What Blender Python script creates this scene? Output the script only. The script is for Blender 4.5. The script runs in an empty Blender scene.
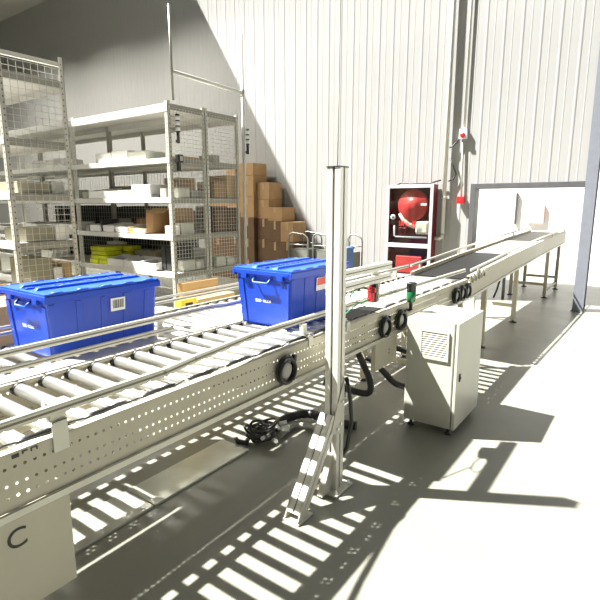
import bpy, bmesh, math, random
from mathutils import Vector, Matrix
random.seed(7)
sc = bpy.context.scene
C = sc.collection

# ------------------------------------------------------------------ camera, world, sun
F, HY, VPX, CAMZ = 495.0, 205.0, 663.0, 1.5
PITCH = math.atan((300 - HY) / F)
YAW = math.atan((VPX - 300) / (F / math.cos(PITCH)))
cam = bpy.data.cameras.new('camera'); cam_o = bpy.data.objects.new('camera', cam); C.objects.link(cam_o)
cam.sensor_width = 36; cam.lens = 36 * F / 600; cam.clip_start = 0.02
cam_o.location = (0, 0, CAMZ); cam_o.rotation_euler = (math.pi / 2 - PITCH, 0, YAW)
sc.camera = cam_o

w = bpy.data.worlds.new('world'); sc.world = w; w.use_nodes = True
bg = w.node_tree.nodes['Background']
bg.inputs[0].default_value = (0.95, 0.97, 1.0, 1); bg.inputs[1].default_value = 0.15

sun = bpy.data.lights.new('sun', 'SUN'); sun_o = bpy.data.objects.new('sun', sun); C.objects.link(sun_o)
sun.energy = 15.5; sun.angle = math.radians(0.9); sun.color = (1.0, 0.98, 0.94)
SUN = Vector((0.63, 0.35, -1.0))
sun_o.rotation_euler = SUN.to_track_quat('-Z', 'Y').to_euler()
sun_o.location = (-6, -3, 9)

LAMP_W = 138.0      # added high-bay lamps that brighten the racks
vs = sc.view_settings
vs.view_transform = 'Standard'; vs.look = 'None'; vs.gamma = 1; vs.exposure = 0.55; vs.use_curve_mapping = False

# ------------------------------------------------------------------ pixel helpers
_fw = Vector((-math.sin(YAW) * math.cos(PITCH), math.cos(YAW) * math.cos(PITCH), -math.sin(PITCH)))
_rt = Vector((math.cos(YAW), math.sin(YAW), 0)); _up = _rt.cross(_fw); _eye = Vector((0, 0, CAMZ))
def ray(x, y): return _fw * F + _rt * (x - 300) - _up * (y - 300)
def atx(x, y, X): d = ray(x, y); return _eye + d * (X / d.x)
def aty(x, y, Y): d = ray(x, y); return _eye + d * (Y / d.y)
def atz(x, y, Z): d = ray(x, y); return _eye + d * ((Z - CAMZ) / d.z)

# ------------------------------------------------------------------ materials
MATS = {}
def mat(name, col, rough=0.6, metal=0.0, var=0.08, scale=12.0, bump=0.0, bscale=60.0, coat=0.0, stretch=None):
    if name in MATS: return MATS[name]
    m = bpy.data.materials.new(name); m.use_nodes = True
    nt = m.node_tree; b = nt.nodes['Principled BSDF']
    b.inputs['Roughness'].default_value = rough; b.inputs['Metallic'].default_value = metal
    b.inputs['Coat Weight'].default_value = coat
    tc = nt.nodes.new('ShaderNodeTexCoord')
    src = tc.outputs['Object']
    if stretch:
        mp = nt.nodes.new('ShaderNodeMapping'); mp.inputs['Scale'].default_value = stretch
        nt.links.new(src, mp.inputs[0]); src = mp.outputs[0]
    n = nt.nodes.new('ShaderNodeTexNoise'); n.inputs['Scale'].default_value = scale; n.inputs['Detail'].default_value = 4
    nt.links.new(src, n.inputs['Vector'])
    r = nt.nodes.new('ShaderNodeValToRGB')
    r.color_ramp.elements[0].position = 0.3; r.color_ramp.elements[1].position = 0.7
    r.color_ramp.elements[0].color = tuple(max(0, c * (1 - var)) for c in col) + (1,)
    r.color_ramp.elements[1].color = tuple(min(1, c * (1 + var)) for c in col) + (1,)
    nt.links.new(n.outputs['Fac'], r.inputs['Fac']); nt.links.new(r.outputs['Color'], b.inputs['Base Color'])
    if bump:
        n2 = nt.nodes.new('ShaderNodeTexNoise'); n2.inputs['Scale'].default_value = bscale
        bp = nt.nodes.new('ShaderNodeBump'); bp.inputs['Strength'].default_value = bump; bp.inputs['Distance'].default_value = 0.01
        nt.links.new(src, n2.inputs['Vector']); nt.links.new(n2.outputs['Fac'], bp.inputs['Height'])
        nt.links.new(bp.outputs['Normal'], b.inputs['Normal'])
    MATS[name] = m
    return m

def floor_mat():
    m = mat('floor_epoxy', (0.215, 0.215, 0.178), 0.42, 0, 0.05, 1.3)
    nt = m.node_tree; b = nt.nodes['Principled BSDF']
    tc = nt.nodes.new('ShaderNodeTexCoord')
    n = nt.nodes.new('ShaderNodeTexNoise'); n.inputs['Scale'].default_value = 3.5; n.inputs['Detail'].default_value = 6
    mr = nt.nodes.new('ShaderNodeMapRange'); mr.inputs['To Min'].default_value = 0.30; mr.inputs['To Max'].default_value = 0.52
    nt.links.new(tc.outputs['Object'], n.inputs['Vector']); nt.links.new(n.outputs['Fac'], mr.inputs['Value'])
    nt.links.new(mr.outputs[0], b.inputs['Roughness'])
    return m

def glass_mat(name, tint=(0.8, 0.85, 0.85), alpha=0.25):
    m = bpy.data.materials.new(name); m.use_nodes = True; nt = m.node_tree
    out = nt.nodes['Material Output']; nt.nodes.remove(nt.nodes['Principled BSDF'])
    t = nt.nodes.new('ShaderNodeBsdfTransparent'); t.inputs[0].default_value = tint + (1,)
    g = nt.nodes.new('ShaderNodeBsdfGlossy'); g.inputs['Roughness'].default_value = 0.05
    n = nt.nodes.new('ShaderNodeTexNoise'); n.inputs['Scale'].default_value = 3
    mr = nt.nodes.new('ShaderNodeMapRange'); mr.inputs['To Min'].default_value = alpha * 0.7; mr.inputs['To Max'].default_value = alpha
    nt.links.new(n.outputs['Fac'], mr.inputs['Value'])
    mx = nt.nodes.new('ShaderNodeMixShader')
    nt.links.new(mr.outputs[0], mx.inputs[0]); nt.links.new(t.outputs[0], mx.inputs[1]); nt.links.new(g.outputs[0], mx.inputs[2])
    nt.links.new(mx.outputs[0], out.inputs[0])
    return m

WALL = mat('white_wall_sheet', (0.345, 0.345, 0.335), 0.5, 0, 0.03, 2)
FLOOR = floor_mat()
FRAME = mat('dark_steel_frame', (0.10, 0.10, 0.105), 0.5, 0.2, 0.1)
PAINT = mat('cream_powder_coat', (0.50, 0.47, 0.365), 0.45, 0, 0.04, 6)
PALE = mat('pale_zinc_steel', (0.56, 0.55, 0.48), 0.38, 0.35, 0.06, 9)
CHROME = mat('zinc_roller_steel', (0.86, 0.86, 0.84), 0.28, 0.9, 0.05, 20, stretch=(1, 8, 8))
BLACKP = mat('black_plastic', (0.018, 0.018, 0.018), 0.45, 0, 0.2)
RUBBER = mat('black_belt_rubber', (0.012, 0.012, 0.012), 0.50, 0, 0.15, 30)
RUBBER.node_tree.nodes['Principled BSDF'].inputs['Specular IOR Level'].default_value = 0.15
ALU = mat('anodised_aluminium', (0.70, 0.69, 0.63), 0.38, 0.35, 0.03, 15)
ALUD = mat('aluminium_slot_shadow', (0.16, 0.15, 0.13), 0.5, 0.4, 0.1)
BLUE = mat('blue_polypropylene', (0.006, 0.052, 0.46), 0.36, 0, 0.06, 5)
BLUE2 = mat('blue_polypropylene_lit', (0.008, 0.085, 0.56), 0.34, 0, 0.06, 5)  # lighter copy of the blue: sun on the lid put into the colour
WHITE = mat('white_paper', (0.85, 0.85, 0.83), 0.7, 0, 0.02)
PRINTW = mat('white_print', (0.72, 0.80, 0.90), 0.6, 0, 0.1, 60)
DARKPR = mat('dark_print', (0.05, 0.045, 0.04), 0.7, 0, 0.2, 60)
RED = mat('red_enamel', (0.55, 0.02, 0.025), 0.35, 0, 0.08)
DRED = mat('dark_red_paint', (0.17, 0.012, 0.02), 0.45, 0, 0.12)
RACK = mat('rack_paint_light', (0.50, 0.49, 0.42), 0.5, 0.05, 0.05)
RACKW = mat('rack_shelf_white', (0.70, 0.69, 0.64), 0.5, 0, 0.04)
RACKG = mat('rack_beam_grey', (0.30, 0.29, 0.24), 0.5, 0.1, 0.05)
MESHW = mat('galvanised_wire', (0.55, 0.54, 0.48), 0.45, 0.4, 0.1)
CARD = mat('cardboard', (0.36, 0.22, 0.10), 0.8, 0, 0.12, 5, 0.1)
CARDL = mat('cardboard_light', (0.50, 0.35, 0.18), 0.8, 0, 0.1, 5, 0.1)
CARDD = mat('cardboard_dark', (0.13, 0.075, 0.035), 0.85, 0, 0.15, 5, 0.1)  # darker cardboard, also carries the shade low in the wall pile
OLIVE = mat('olive_grey_carton', (0.30, 0.28, 0.20), 0.8, 0, 0.1, 5)
GREYC = mat('grey_carton', (0.40, 0.40, 0.36), 0.75, 0, 0.06, 5)
WHITEC = mat('white_carton', (0.80, 0.79, 0.75), 0.7, 0, 0.04, 5)
PALEC = mat('pale_green_grey_carton', (0.55, 0.56, 0.48), 0.7, 0, 0.06, 5)
YELLOW = mat('yellow_green_film', (0.62, 0.66, 0.02), 0.5, 0, 0.15, 18)
YELP = mat('pale_yellow_carton', (0.80, 0.80, 0.38), 0.6, 0, 0.06)
DARKC = mat('charcoal_bin', (0.035, 0.036, 0.036), 0.6, 0, 0.2)
TAPE = mat('packing_tape', (0.42, 0.28, 0.14), 0.35, 0, 0.05)
GREEN = mat('green_lens', (0.01, 0.13, 0.04), 0.2, 0, 0.1)
CABP = mat('cabinet_light_grey', (0.50, 0.50, 0.43), 0.33, 0, 0.02, 5)
STEEL = mat('grey_tube_steel', (0.30, 0.30, 0.27), 0.4, 0.6, 0.08)
PIPEM = mat('pipe_grey_paint', (0.52, 0.52, 0.47), 0.5, 0.1, 0.05)
TRUNK = mat('galvanised_trunking', (0.50, 0.51, 0.45), 0.36, 0.5, 0.2, 4)
GLASS = glass_mat('cabinet_glass', (0.88, 0.90, 0.88), 0.08)
LABELR = mat('red_label', (0.75, 0.12, 0.10), 0.6, 0, 0.1)
GREENW = mat('green_wire', (0.05, 0.20, 0.09), 0.5, 0, 0.1)
BLUEW = mat('steel_blue_plastic', (0.06, 0.14, 0.36), 0.5, 0, 0.1)
GROUND = mat('outdoor_concrete', (0.62, 0.61, 0.57), 0.8, 0, 0.05, 1)

# ------------------------------------------------------------------ mesh builder
def wl(o):
    v = Vector((0, 0, 0))
    while o is not None:
        v = v + o.location; o = o.parent
    return v

class MB:
    def __init__(s): s.v = []; s.f = []; s.sm = []
    def face(s, idx, sm=False): s.f.append(tuple(idx)); s.sm.append(sm)
    def box(s, x0, x1, y0, y1, z0, z1):
        if x0 > x1: x0, x1 = x1, x0
        if y0 > y1: y0, y1 = y1, y0
        if z0 > z1: z0, z1 = z1, z0
        n = len(s.v)
        s.v += [(x0, y0, z0), (x1, y0, z0), (x1, y1, z0), (x0, y1, z0), (x0, y0, z1), (x1, y0, z1), (x1, y1, z1), (x0, y1, z1)]
        for q in ((0, 3, 2, 1), (4, 5, 6, 7), (0, 1, 5, 4), (1, 2, 6, 5), (2, 3, 7, 6), (3, 0, 4, 7)): s.face([n + k for k in q])
        return s
    def hexa(s, pts):          # 8 points: bottom ring (ccw from above), top ring
        n = len(s.v); s.v += [tuple(p) for p in pts]
        for q in ((0, 3, 2, 1), (4, 5, 6, 7), (0, 1, 5, 4), (1, 2, 6, 5), (2, 3, 7, 6), (3, 0, 4, 7)): s.face([n + k for k in q])
        return s
    def beam(s, p0, p1, wd, ht, up=(0, 0, 1)):
        p0 = Vector(p0); p1 = Vector(p1); d = (p1 - p0).normalized()
        side = d.cross(Vector(up)).normalized(); u = side.cross(d).normalized()
        a = side * wd / 2; b = u * ht / 2
        return s.hexa([p0 - a - b, p0 + a - b, p1 + a - b, p1 - a - b, p0 - a + b, p0 + a + b, p1 + a + b, p1 - a + b])
    def tube(s, pts, r, seg=8, closed=False, cap=True):
        pts = [Vector(p) for p in pts]; N = len(pts); base = len(s.v); u = None
        for i, p in enumerate(pts):
            if closed: d = pts[(i + 1) % N] - pts[i - 1]
            else: d = pts[min(i + 1, N - 1)] - pts[max(i - 1, 0)]
            d = d.normalized()
            if u is None:
                u = d.cross(Vector((0, 0, 1)))
                if u.length < 0.05: u = d.cross(Vector((1, 0, 0)))
            u = (u - d * u.dot(d)).normalized(); vv = d.cross(u)
            rr = r[i] if isinstance(r, (list, tuple)) else r
            for k in range(seg):
                a = 2 * math.pi * k / seg
                s.v.append(tuple(p + u * math.cos(a) * rr + vv * math.sin(a) * rr))
        M = N if closed else N - 1
        for i in range(M):
            for k in range(seg):
                a = base + i * seg + k; b = base + i * seg + (k + 1) % seg
                j = (i + 1) % N
                c = base + j * seg + (k + 1) % seg; e = base + j * seg + k
                s.face((a, b, c, e), True)
        if cap and not closed:
            s.face([base + k for k in range(seg)][::-1]); s.face([base + (N - 1) * seg + k for k in range(seg)])
        return s
    def lathe(s, prof, center=(0, 0, 0), axis='Z', seg=16):     # prof: (r, h) along axis
        base = len(s.v); cx = Vector(center)
        for (r, h) in prof:
            for k in range(seg):
                a = 2 * math.pi * k / seg; p = (r * math.cos(a), r * math.sin(a), h)
                if axis == 'X': p = (p[2], p[0], p[1])
                elif axis == 'Y': p = (p[1], p[2], p[0])
                s.v.append(tuple(cx + Vector(p)))
        for i in range(len(prof) - 1):
            for k in range(seg):
                s.face((base + i * seg + k, base + i * seg + (k + 1) % seg, base + (i + 1) * seg + (k + 1) % seg, base + (i + 1) * seg + k), True)
        s.face([base + k for k in range(seg)][::-1]); s.face([base + (len(prof) - 1) * seg + k for k in range(seg)])
        return s
    def prism(s, poly, h0, h1, plane='XY'):   # poly ccw in plane coordinates
        n = len(s.v); N = len(poly)
        def P(a, b, h): return (a, b, h) if plane == 'XY' else ((a, h, b) if plane == 'XZ' else (h, a, b))
        s.v += [P(a, b, h0) for a, b in poly] + [P(a, b, h1) for a, b in poly]
        s.face([n + k for k in range(N)][::-1]); s.face([n + N + k for k in range(N)])
        for k in range(N): s.face((n + k, n + (k + 1) % N, n + N + (k + 1) % N, n + N + k))
        return s
    def mesh(s, name, m, origin):
        me = bpy.data.meshes.new(name)
        me.from_pydata([(a - origin[0], b - origin[1], c - origin[2]) for a, b, c in s.v], [], s.f)
        bm = bmesh.new(); bm.from_mesh(me); bmesh.ops.recalc_face_normals(bm, faces=bm.faces); bm.to_mesh(me); bm.free()
        for i, p in enumerate(me.polygons): p.use_smooth = s.sm[i]
        me.materials.append(m); return me
    def build(s, name, m, parent=None, bevel=0.0, **props):
        xs = [p[0] for p in s.v]; ys = [p[1] for p in s.v]; zs = [p[2] for p in s.v]
        org = ((min(xs) + max(xs)) / 2, (min(ys) + max(ys)) / 2, min(zs))
        o = bpy.data.objects.new(name, s.mesh(name, m, org)); C.objects.link(o)
        o.location = Vector(org) - wl(parent); o.parent = parent
        if bevel:
            md = o.modifiers.new('bevel', 'BEVEL'); md.width = bevel; md.segments = 2; md.limit_method = 'ANGLE'
        for k, v in props.items(): o[k] = v
        return o

def thing(name, label, cat, loc, group=None):
    o = bpy.data.objects.new(name, None); C.objects.link(o); o.empty_display_size = 0.1
    o.location = loc; o['label'] = label; o['category'] = cat
    if group: o['group'] = group
    return o
def tag(o, label, cat, group=None):
    o['label'] = label; o['category'] = cat
    if group: o['group'] = group
    return o
def inst(name, me, loc, parent):
    o = bpy.data.objects.new(name, me); C.objects.link(o); o.parent = parent
    o.location = Vector(loc) - wl(parent); return o
def text_part(name, txt, size, m, parent, origin, right, up, ext=0.0008):
    cu = bpy.data.curves.new(name, 'FONT'); cu.body = txt; cu.size = size; cu.extrude = ext; cu.align_x = 'CENTER'; cu.align_y = 'CENTER'
    t = bpy.data.objects.new(name + '_src', cu); C.objects.link(t)
    dg = bpy.context.evaluated_depsgraph_get(); me = bpy.data.meshes.new_from_object(t.evaluated_get(dg))
    bpy.data.objects.remove(t); bpy.data.curves.remove(cu)
    r = Vector(right).normalized(); u = Vector(up).normalized(); n = r.cross(u)
    M = Matrix((r, u, n)).transposed()
    for v in me.vertices: v.co = M @ v.co
    me.materials.clear(); me.materials.append(m)
    return inst(name, me, origin, parent)

def perforated(mb, X, y0, y1, rows, z0, z1, pitch, r, inward):
    """thin vertical sheet in the plane x = X with real octagonal holes, folded flanges at top and bottom"""
    zs = [z0]
    for z in rows: zs += [z - pitch * 0.5, z + pitch * 0.5]
    n = int((y1 - y0) / pitch)
    for ri, z in enumerate(rows):
        for i in range(n):
            a = y0 + i * pitch; b = a + pitch; c = (a + b) / 2; h = pitch * 0.5
            base = len(mb.v)
            rg = []
            for k in range(8):
                t = math.pi / 8 + k * math.pi / 4
                mb.v.append((X, c + r * math.cos(t), z + r * math.sin(t)))
            mb.v += [(X, b, z + h), (X, a, z + h), (X, a, z - h), (X, b, z - h)]
            q = base
            mb.face((q + 8, q + 0, q + 7, q + 11)); mb.face((q + 9, q + 2, q + 1, q + 8)); mb.face((q + 10, q + 4, q + 3, q + 9)); mb.face((q + 11, q + 6, q + 5, q + 10))
            mb.face((q + 8, q + 1, q + 0)); mb.face((q + 9, q + 3, q + 2)); mb.face((q + 10, q + 5, q + 4)); mb.face((q + 11, q + 7, q + 6))
    ye = y0 + n * pitch
    def quad(za, zb):
        k = len(mb.v); mb.v += [(X, y0, za), (X, ye, za), (X, ye, zb), (X, y0, zb)]; mb.face((k, k + 1, k + 2, k + 3))
    edges = [z0] + [e for z in rows for e in (z - pitch / 2, z + pitch / 2)] + [z1]
    for k in range(0, len(edges), 2):
        if edges[k + 1] - edges[k] > 1e-5: quad(edges[k], edges[k + 1])
    t = 0.002
    mb.box(X, X + inward * 0.036, y0, ye, z1 - t, z1); mb.box(X, X + inward * 0.036, y0, ye, z0, z0 + t)
    mb.box(X + inward * 0.034, X + inward * 0.036, y0, ye, z1 - 0.014, z1)

# ------------------------------------------------------------------ the setting
o = MB().box(-30, 14, -5, 30, -0.15, 0).build('floor', FLOOR); o['kind'] = 'structure'
WY = 8.0; OPX0, OPX1, OPZ = -2.40, -0.90, 1.775
wall = MB().box(-22.15, OPX0, WY + 0.03, WY + 0.14, 0, 7).box(OPX0, OPX1, WY + 0.03, WY + 0.14, OPZ, 7).build('wall_back', WALL)
wall['kind'] = 'structure'
def panel_mesh(z0, z1):
    mb = MB(); pw = 0.25
    prof = [(0, 0.0), (0.012, -0.005), (0.028, -0.005), (0.044, 0.0), (0.125, 0.0), (0.131, -0.002), (0.139, -0.002), (0.145, 0.0), (0.25, 0.0), (0.25, 0.029), (0, 0.029)]
    mb.prism(prof, z0, z1)
    return mb.mesh('wall_panel', WALL, (0, 0, 0))
pm_full, pm_top = panel_mesh(0, 7), panel_mesh(OPZ, 7)
for k in range(85):
    x = OPX1 - 0.25 * (k + 1)
    inst('wall_panel', pm_top if k < 6 else pm_full, (x, WY, 0), wall)
# unseen roof with a long skylight added to shape sun and shade, and the walls behind the camera and on the left
RZ = 7.0
SKX0, SKX1, SKY0, SKY1 = -9.3, -2.2, -3.0, 7.9
ROOF = mat('roof_sheet', (0.45, 0.44, 0.40), 0.7, 0, 0.05, 1)
rf = MB().box(-22.15, SKX0, -5, 8.14, RZ, RZ + 0.1).box(SKX1, 0.6, -5, 8.14, RZ, RZ + 0.1).box(SKX0, SKX1, -5, SKY0, RZ, RZ + 0.1).box(SKX0, SKX1, SKY1, 8.14, RZ, RZ + 0.1).build('ceiling', ROOF)
rf['kind'] = 'structure'
q = MB().box(-22.25, -22.15, -5, 8.14, 0, RZ).build('wall_left', WALL); q['kind'] = 'structure'
q = MB().box(-22.15, 5.0, -5.1, -5.0, 0, RZ).build('wall_front', WALL); q['kind'] = 'structure'
# unseen high-bay lamps added to brighten the left wall and racks
def added_high_bay(x, y, label, power):
    r = thing('added_high_bay_lamp', label, 'added ceiling lamp', (x, y, 6.15), 'added high bay lamps lighting the racks')
    MB().tube([(x, y, 6.5), (x, y, RZ)], 0.015, 8).build('rod', FRAME, r)
    MB().lathe([(0.24, 0), (0.26, 0.06), (0.14, 0.2), (0.10, 0.34), (0.03, 0.36)], (x, y, 6.17), 'Z', 20).build('housing', FRAME, r)
    l = bpy.data.lights.new('fill_light', 'AREA'); l.shape = 'DISK'; l.size = 0.46; l.energy = power; l.color = (1.0, 0.96, 0.87); l.spread = math.radians(145)
    lo = bpy.data.objects.new('fill_light', l); C.objects.link(lo); lo.parent = r; lo.location = (0, 0, 0.012)
for i, x in enumerate((-14.5, -11.5, -8.5)):
    for j, y in enumerate((2.9, 5.6)):
        added_high_bay(x, y, 'added unseen high bay lamp %s the racks, %s from the left wall' % (('before', 'behind')[j], ('first', 'second', 'third')[i]), LAMP_W)
# frame of the conveyor opening and the steel column of the big doorway
fr = MB().box(OPX0 - 0.06, OPX0 + 0.02, WY - 0.045, WY + 0.16, 0, OPZ + 0.05).box(OPX0 + 0.02, OPX1, WY - 0.045, WY + 0.16, OPZ - 0.03, OPZ + 0.05).build('trim_1', FRAME, None, 0.004)
fr['kind'] = 'structure'
COLM = mat('column_blue_grey_paint', (0.20, 0.215, 0.25), 0.5, 0.1, 0.05)
cm = MB().box(OPX1, OPX1 + 0.14, WY - 0.05, WY - 0.038, 0, 7).box(OPX1, OPX1 + 0.14, WY + 0.148, WY + 0.16, 0, 7).box(OPX1 + 0.062, OPX1 + 0.078, WY - 0.038, WY + 0.148, 0, 7)
cm.box(OPX1 - 0.02, OPX1 + 0.16, WY - 0.07, WY + 0.18, 0, 0.012)
cm = cm.build('trim_2', COLM); cm['kind'] = 'structure'
# what lies beyond: a white building across the yard
ob = MB().box(-14, 14, 15.0, 15.3, 0, 8).build('wall_outside', mat('white_render', (0.84, 0.84, 0.82), 0.7, 0, 0.02)); ob['kind'] = 'structure'
for (xa, xb, ya, yb, m, nm) in ((514, 518, 193, 224, FRAME, 'door_1'), (527, 545, 205, 223, mat('faded_pink_panel', (0.75, 0.42, 0.42), 0.6, 0, 0.1), 'window_1')):
    a = aty(xa, yb, 14.95); b = aty(xb, ya, 14.95)
    q = MB().box(a.x, b.x, 14.93, 15.0, a.z, b.z).build(nm, m); q['kind'] = 'structure'

# ------------------------------------------------------------------ roller conveyors
PITCH_R = 0.108
def roller_meshes(L):
    a = MB().lathe([(0.008, -L / 2 - 0.012), (0.008, -L / 2), (0.022, -L / 2), (0.0245, -L / 2 + 0.003), (0.0245, L / 2 - 0.003), (0.022, L / 2), (0.008, L / 2), (0.008, L / 2 + 0.012)], (0, 0, 0), 'X', 18).mesh('roller', CHROME, (0, 0, 0))
    b = MB().lathe([(0.0258, -0.016), (0.0275, -0.013), (0.0275, -0.004), (0.0255, 0), (0.0275, 0.004), (0.0275, 0.013), (0.0258, 0.016)], (0, 0, 0), 'X', 16).mesh('drive_collar', BLACKP, (0, 0, 0))
    return a, b

def ring_pts(cx, cy, cz, r, plane='YZ', n=18, ry=None):
    ry = ry or r; out = []
    for k in range(n):
        a = 2 * math.pi * k / n
        if plane == 'YZ': out.append((cx, cy + r * math.cos(a), cz + ry * math.sin(a)))
        elif plane == 'XY': out.append((cx + r * math.cos(a), cy + ry * math.sin(a), cz))
        else: out.append((cx + r * math.cos(a), cy, cz + ry * math.sin(a)))
    return out

def roller_conveyor(label, xa, xb, y0, y1, legs, bars, bands_at=None, dz=0.0):
    root = thing('roller_conveyor', label, 'conveyor', ((xa + xb) / 2, (y0 + y1) / 2, 0))
    for X, inw in ((xb, -1), (xa, 1)):
        mb = MB(); perforated(mb, X, y0, y1, (0.695 + dz, 0.731 + dz, 0.782 + dz), 0.655 + dz, 0.826 + dz, 0.0275, 0.0052, inw)
        r = mb.build('side_rail', PAINT, root)
        MB().box(X + (0.002 if inw < 0 else -0.014), X + (0.014 if inw < 0 else -0.002), y0, y1, 0.634 + dz, 0.655 + dz).build('lower_rail', PALE, root)
        for Y in legs:
            lg = MB().box(X + inw * 0.006, X + inw * 0.046, Y - 0.02, Y + 0.02, 0.02, 0.654 + dz).build('leg', PAINT, root)
            MB().lathe([(0.04, 0), (0.04, 0.008), (0.012, 0.014), (0.012, 0.03)], (X + inw * 0.026, Y, 0), 'Z', 12).build('foot', BLACKP, lg)
    for Y in legs:
        MB().box(xa + 0.05, xb - 0.05, Y - 0.015, Y + 0.015, 0.22, 0.26).build('cross_brace', PAINT, root)
    for X in bars: MB().box(X - 0.018, X + 0.018, y0, y1, 0.66 + dz, 0.69 + dz).build('under_bar', PAINT, root)
    L = (xb - xa) - 0.03
    rm, cmh = roller_meshes(L)
    n = int((y1 - y0 - 0.08) / PITCH_R)
    ys = []
    for i in range(n):
        y = y0 + 0.06 + i * PITCH_R; ys.append(y)
        r = inst('roller', rm, ((xa + xb) / 2, y, 0.800 + dz), root)
        inst('drive_collar', cmh, (xa + 0.034, y, 0.800 + dz), r)
    if bands_at is not None:
        for i in range(0, n - 1, 2):
            a, b = ys[i], ys[i + 1]; R = 0.029; pts = []
            for k in range(9):
                t = math.pi / 2 + math.pi * k / 8; pts.append((bands_at, a + R * math.cos(t), 0.800 + R * math.sin(t)))
            for k in range(9):
                t = -math.pi / 2 + math.pi * k / 8; pts.append((bands_at, b + R * math.cos(t), 0.800 + R * math.sin(t)))
            MB().tube(pts, 0.0075, 6, True).build('drive_band', BLACKP, root)
    return root, ys

NXA, NXB = -1.985, -1.390
FXA, FXB, FZ = -2.850, -2.285, -0.080
near, nys = roller_conveyor('near roller conveyor lane carrying the farther blue tote, perforated cream side', NXA, NXB, -0.30, 4.62, (0.25, 3.66, 4.50), (-1.865, -1.775), bands_at=-1.438)
far, fys = roller_conveyor('far roller conveyor lane under the larger looking blue tote, beside the racks', FXA, FXB, -0.30, 5.0, (0.25, 3.66, 4.85), (-2.72, -2.63), dz=FZ)

def rail(parent, pts, r, name='guard_rail', groove=True, m=PALE):
    """flat oval guard rail with a dark slot along its side"""
    mb = MB()
    for a, b in zip(pts[:-1], pts[1:]): mb.beam(a, b, r * 1.3, r * 2.2)
    g = mb.build(name, m, parent, r * 0.45)
    if groove:
        mg = MB()
        for a, b in zip(pts[:-1], pts[1:]):
            a, b = Vector(a), Vector(b); off = (b - a).normalized().cross(Vector((0, 0, 1))) * (r * 0.62)
            mg.beam(a + off, b + off, r * 0.12, r * 0.5)
        mg.build('slot', ALUD, g)
    return g

# near lane guard: straight, then funnels inwards, then straight again
G1 = [(-1.375, -0.30, 0.915), (-1.375, 1.08, 0.915), (-1.405, 1.25, 0.915), (-1.452, 1.62, 0.915), (-1.455, 1.75, 0.915), (-1.440, 2.90, 0.915), (-1.425, 4.60, 0.905)]
rail(near, G1, 0.0145)
def holder(parent, X, Y, zr, side=1):
    if Y > 1:
        h = MB().box(X, X + 0.004, Y - 0.02, Y + 0.02, 0.79, 0.845).box(X - 0.03, X + 0.004, Y - 0.02, Y + 0.02, 0.841, 0.845).box(X - 0.060, X - 0.030, Y - 0.012, Y + 0.012, 0.841, zr).build('rail_bracket', PALE, parent, 0.001)
        MB().lathe([(0.009, 0), (0.009, 0.006), (0.005, 0.007), (0.005, 0.016)], (X - 0.014, Y, 0.845), 'Z', 8).build('bolt', CHROME, h)
        return
    b = MB().box(X, X + side * 0.004, Y - 0.024, Y + 0.024, 0.775, 0.872).box(X - side * 0.05, X + side * 0.004, Y - 0.024, Y + 0.024, 0.868, 0.872)
    b.box(X - side * 0.055, X - side * 0.005, Y - 0.02, Y + 0.02, 0.872, zr + 0.022)
    b.box(X - side * 0.012, X + side * 0.034, Y - 0.03, Y + 0.03, zr + 0.031, zr + 0.035).box(X - side * 0.016, X - side * 0.012, Y - 0.03, Y + 0.03, 0.868, zr + 0.035)
    h = b.build('rail_bracket', PALE, parent, 0.001)
    MB().lathe([(0.011, 0), (0.011, 0.005), (0.007, 0.006), (0.007, 0.012)], (X - side * 0.02, Y - 0.022, 0.872), 'Z', 8).build('bolt', CHROME, h)
for Y in (0.70, 2.02, 2.40): holder(near, NXB + 0.001, Y, 0.900)
# cable lying along the inner side of the near flange
pts = []
for k in range(80):
    y = -0.28 + k * 0.06; pts.append((-1.418 + 0.008 * math.sin(k * 1.7), y, 0.834 + 0.004 * math.sin(k * 2.3)))
MB().tube(pts, 0.003, 5).build('cable', BLACKP, near)
# rails between the lanes and on the far side
rail(near, [(-2.045, -0.30, 0.925), (-2.045, 1.95, 0.925), (-2.06, 2.10, 0.910), (-2.075, 3.0, 0.910)], 0.014)
rail(near, [(-2.012, -0.30, 0.868), (-2.012, 1.66, 0.868)], 0.012)
for Y in (0.25, 1.60, 2.35): MB().box(-2.050, -1.986, Y - 0.018, Y + 0.018, 0.820, 0.826).box(-2.050, -2.044, Y - 0.018, Y + 0.018, 0.826, 0.915).build('rail_bracket', PALE, near, 0.001)
MB().box(-2.278, -1.990, -0.30, 4.62, 0.755, 0.760).build('added_gap_cover', PALE, near)  # cover added to keep sun off the floor between the lanes
for Y in (1.78, 1.92, 2.02, 2.2): MB().box(-2.20, -1.99, Y - 0.03, Y + 0.03, 0.79, 0.80).build('tie_plate', PALE, near, 0.001)
rail(far, [(-2.862, -0.30, 0.800), (-2.862, 4.8, 0.815)], 0.010)
rail(far, [(-2.862, -0.30, 0.835), (-2.862, 4.8, 0.850)], 0.008, groove=False)
for Y in (0.35, 1.9, 3.4, 4.6): MB().box(-2.885, -2.872, Y - 0.02, Y + 0.02, 0.62, 0.855).build('rail_bracket', PALE, far, 0.001)
rail(near, [(-1.985, 3.0, 0.905), (-1.985, 4.6, 0.905)], 0.013)
for Y in (3.1, 4.3): MB().box(-2.0, -1.975, Y - 0.02, Y + 0.02, 0.78, 0.905).build('rail_bracket', PALE, near, 0.001)
# black transfer belt next to the near flange
MB().box(-1.575, -1.43, 2.42, 2.92, 0.8255, 0.831).build('transfer_belt', RUBBER, near, 0.003)
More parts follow.
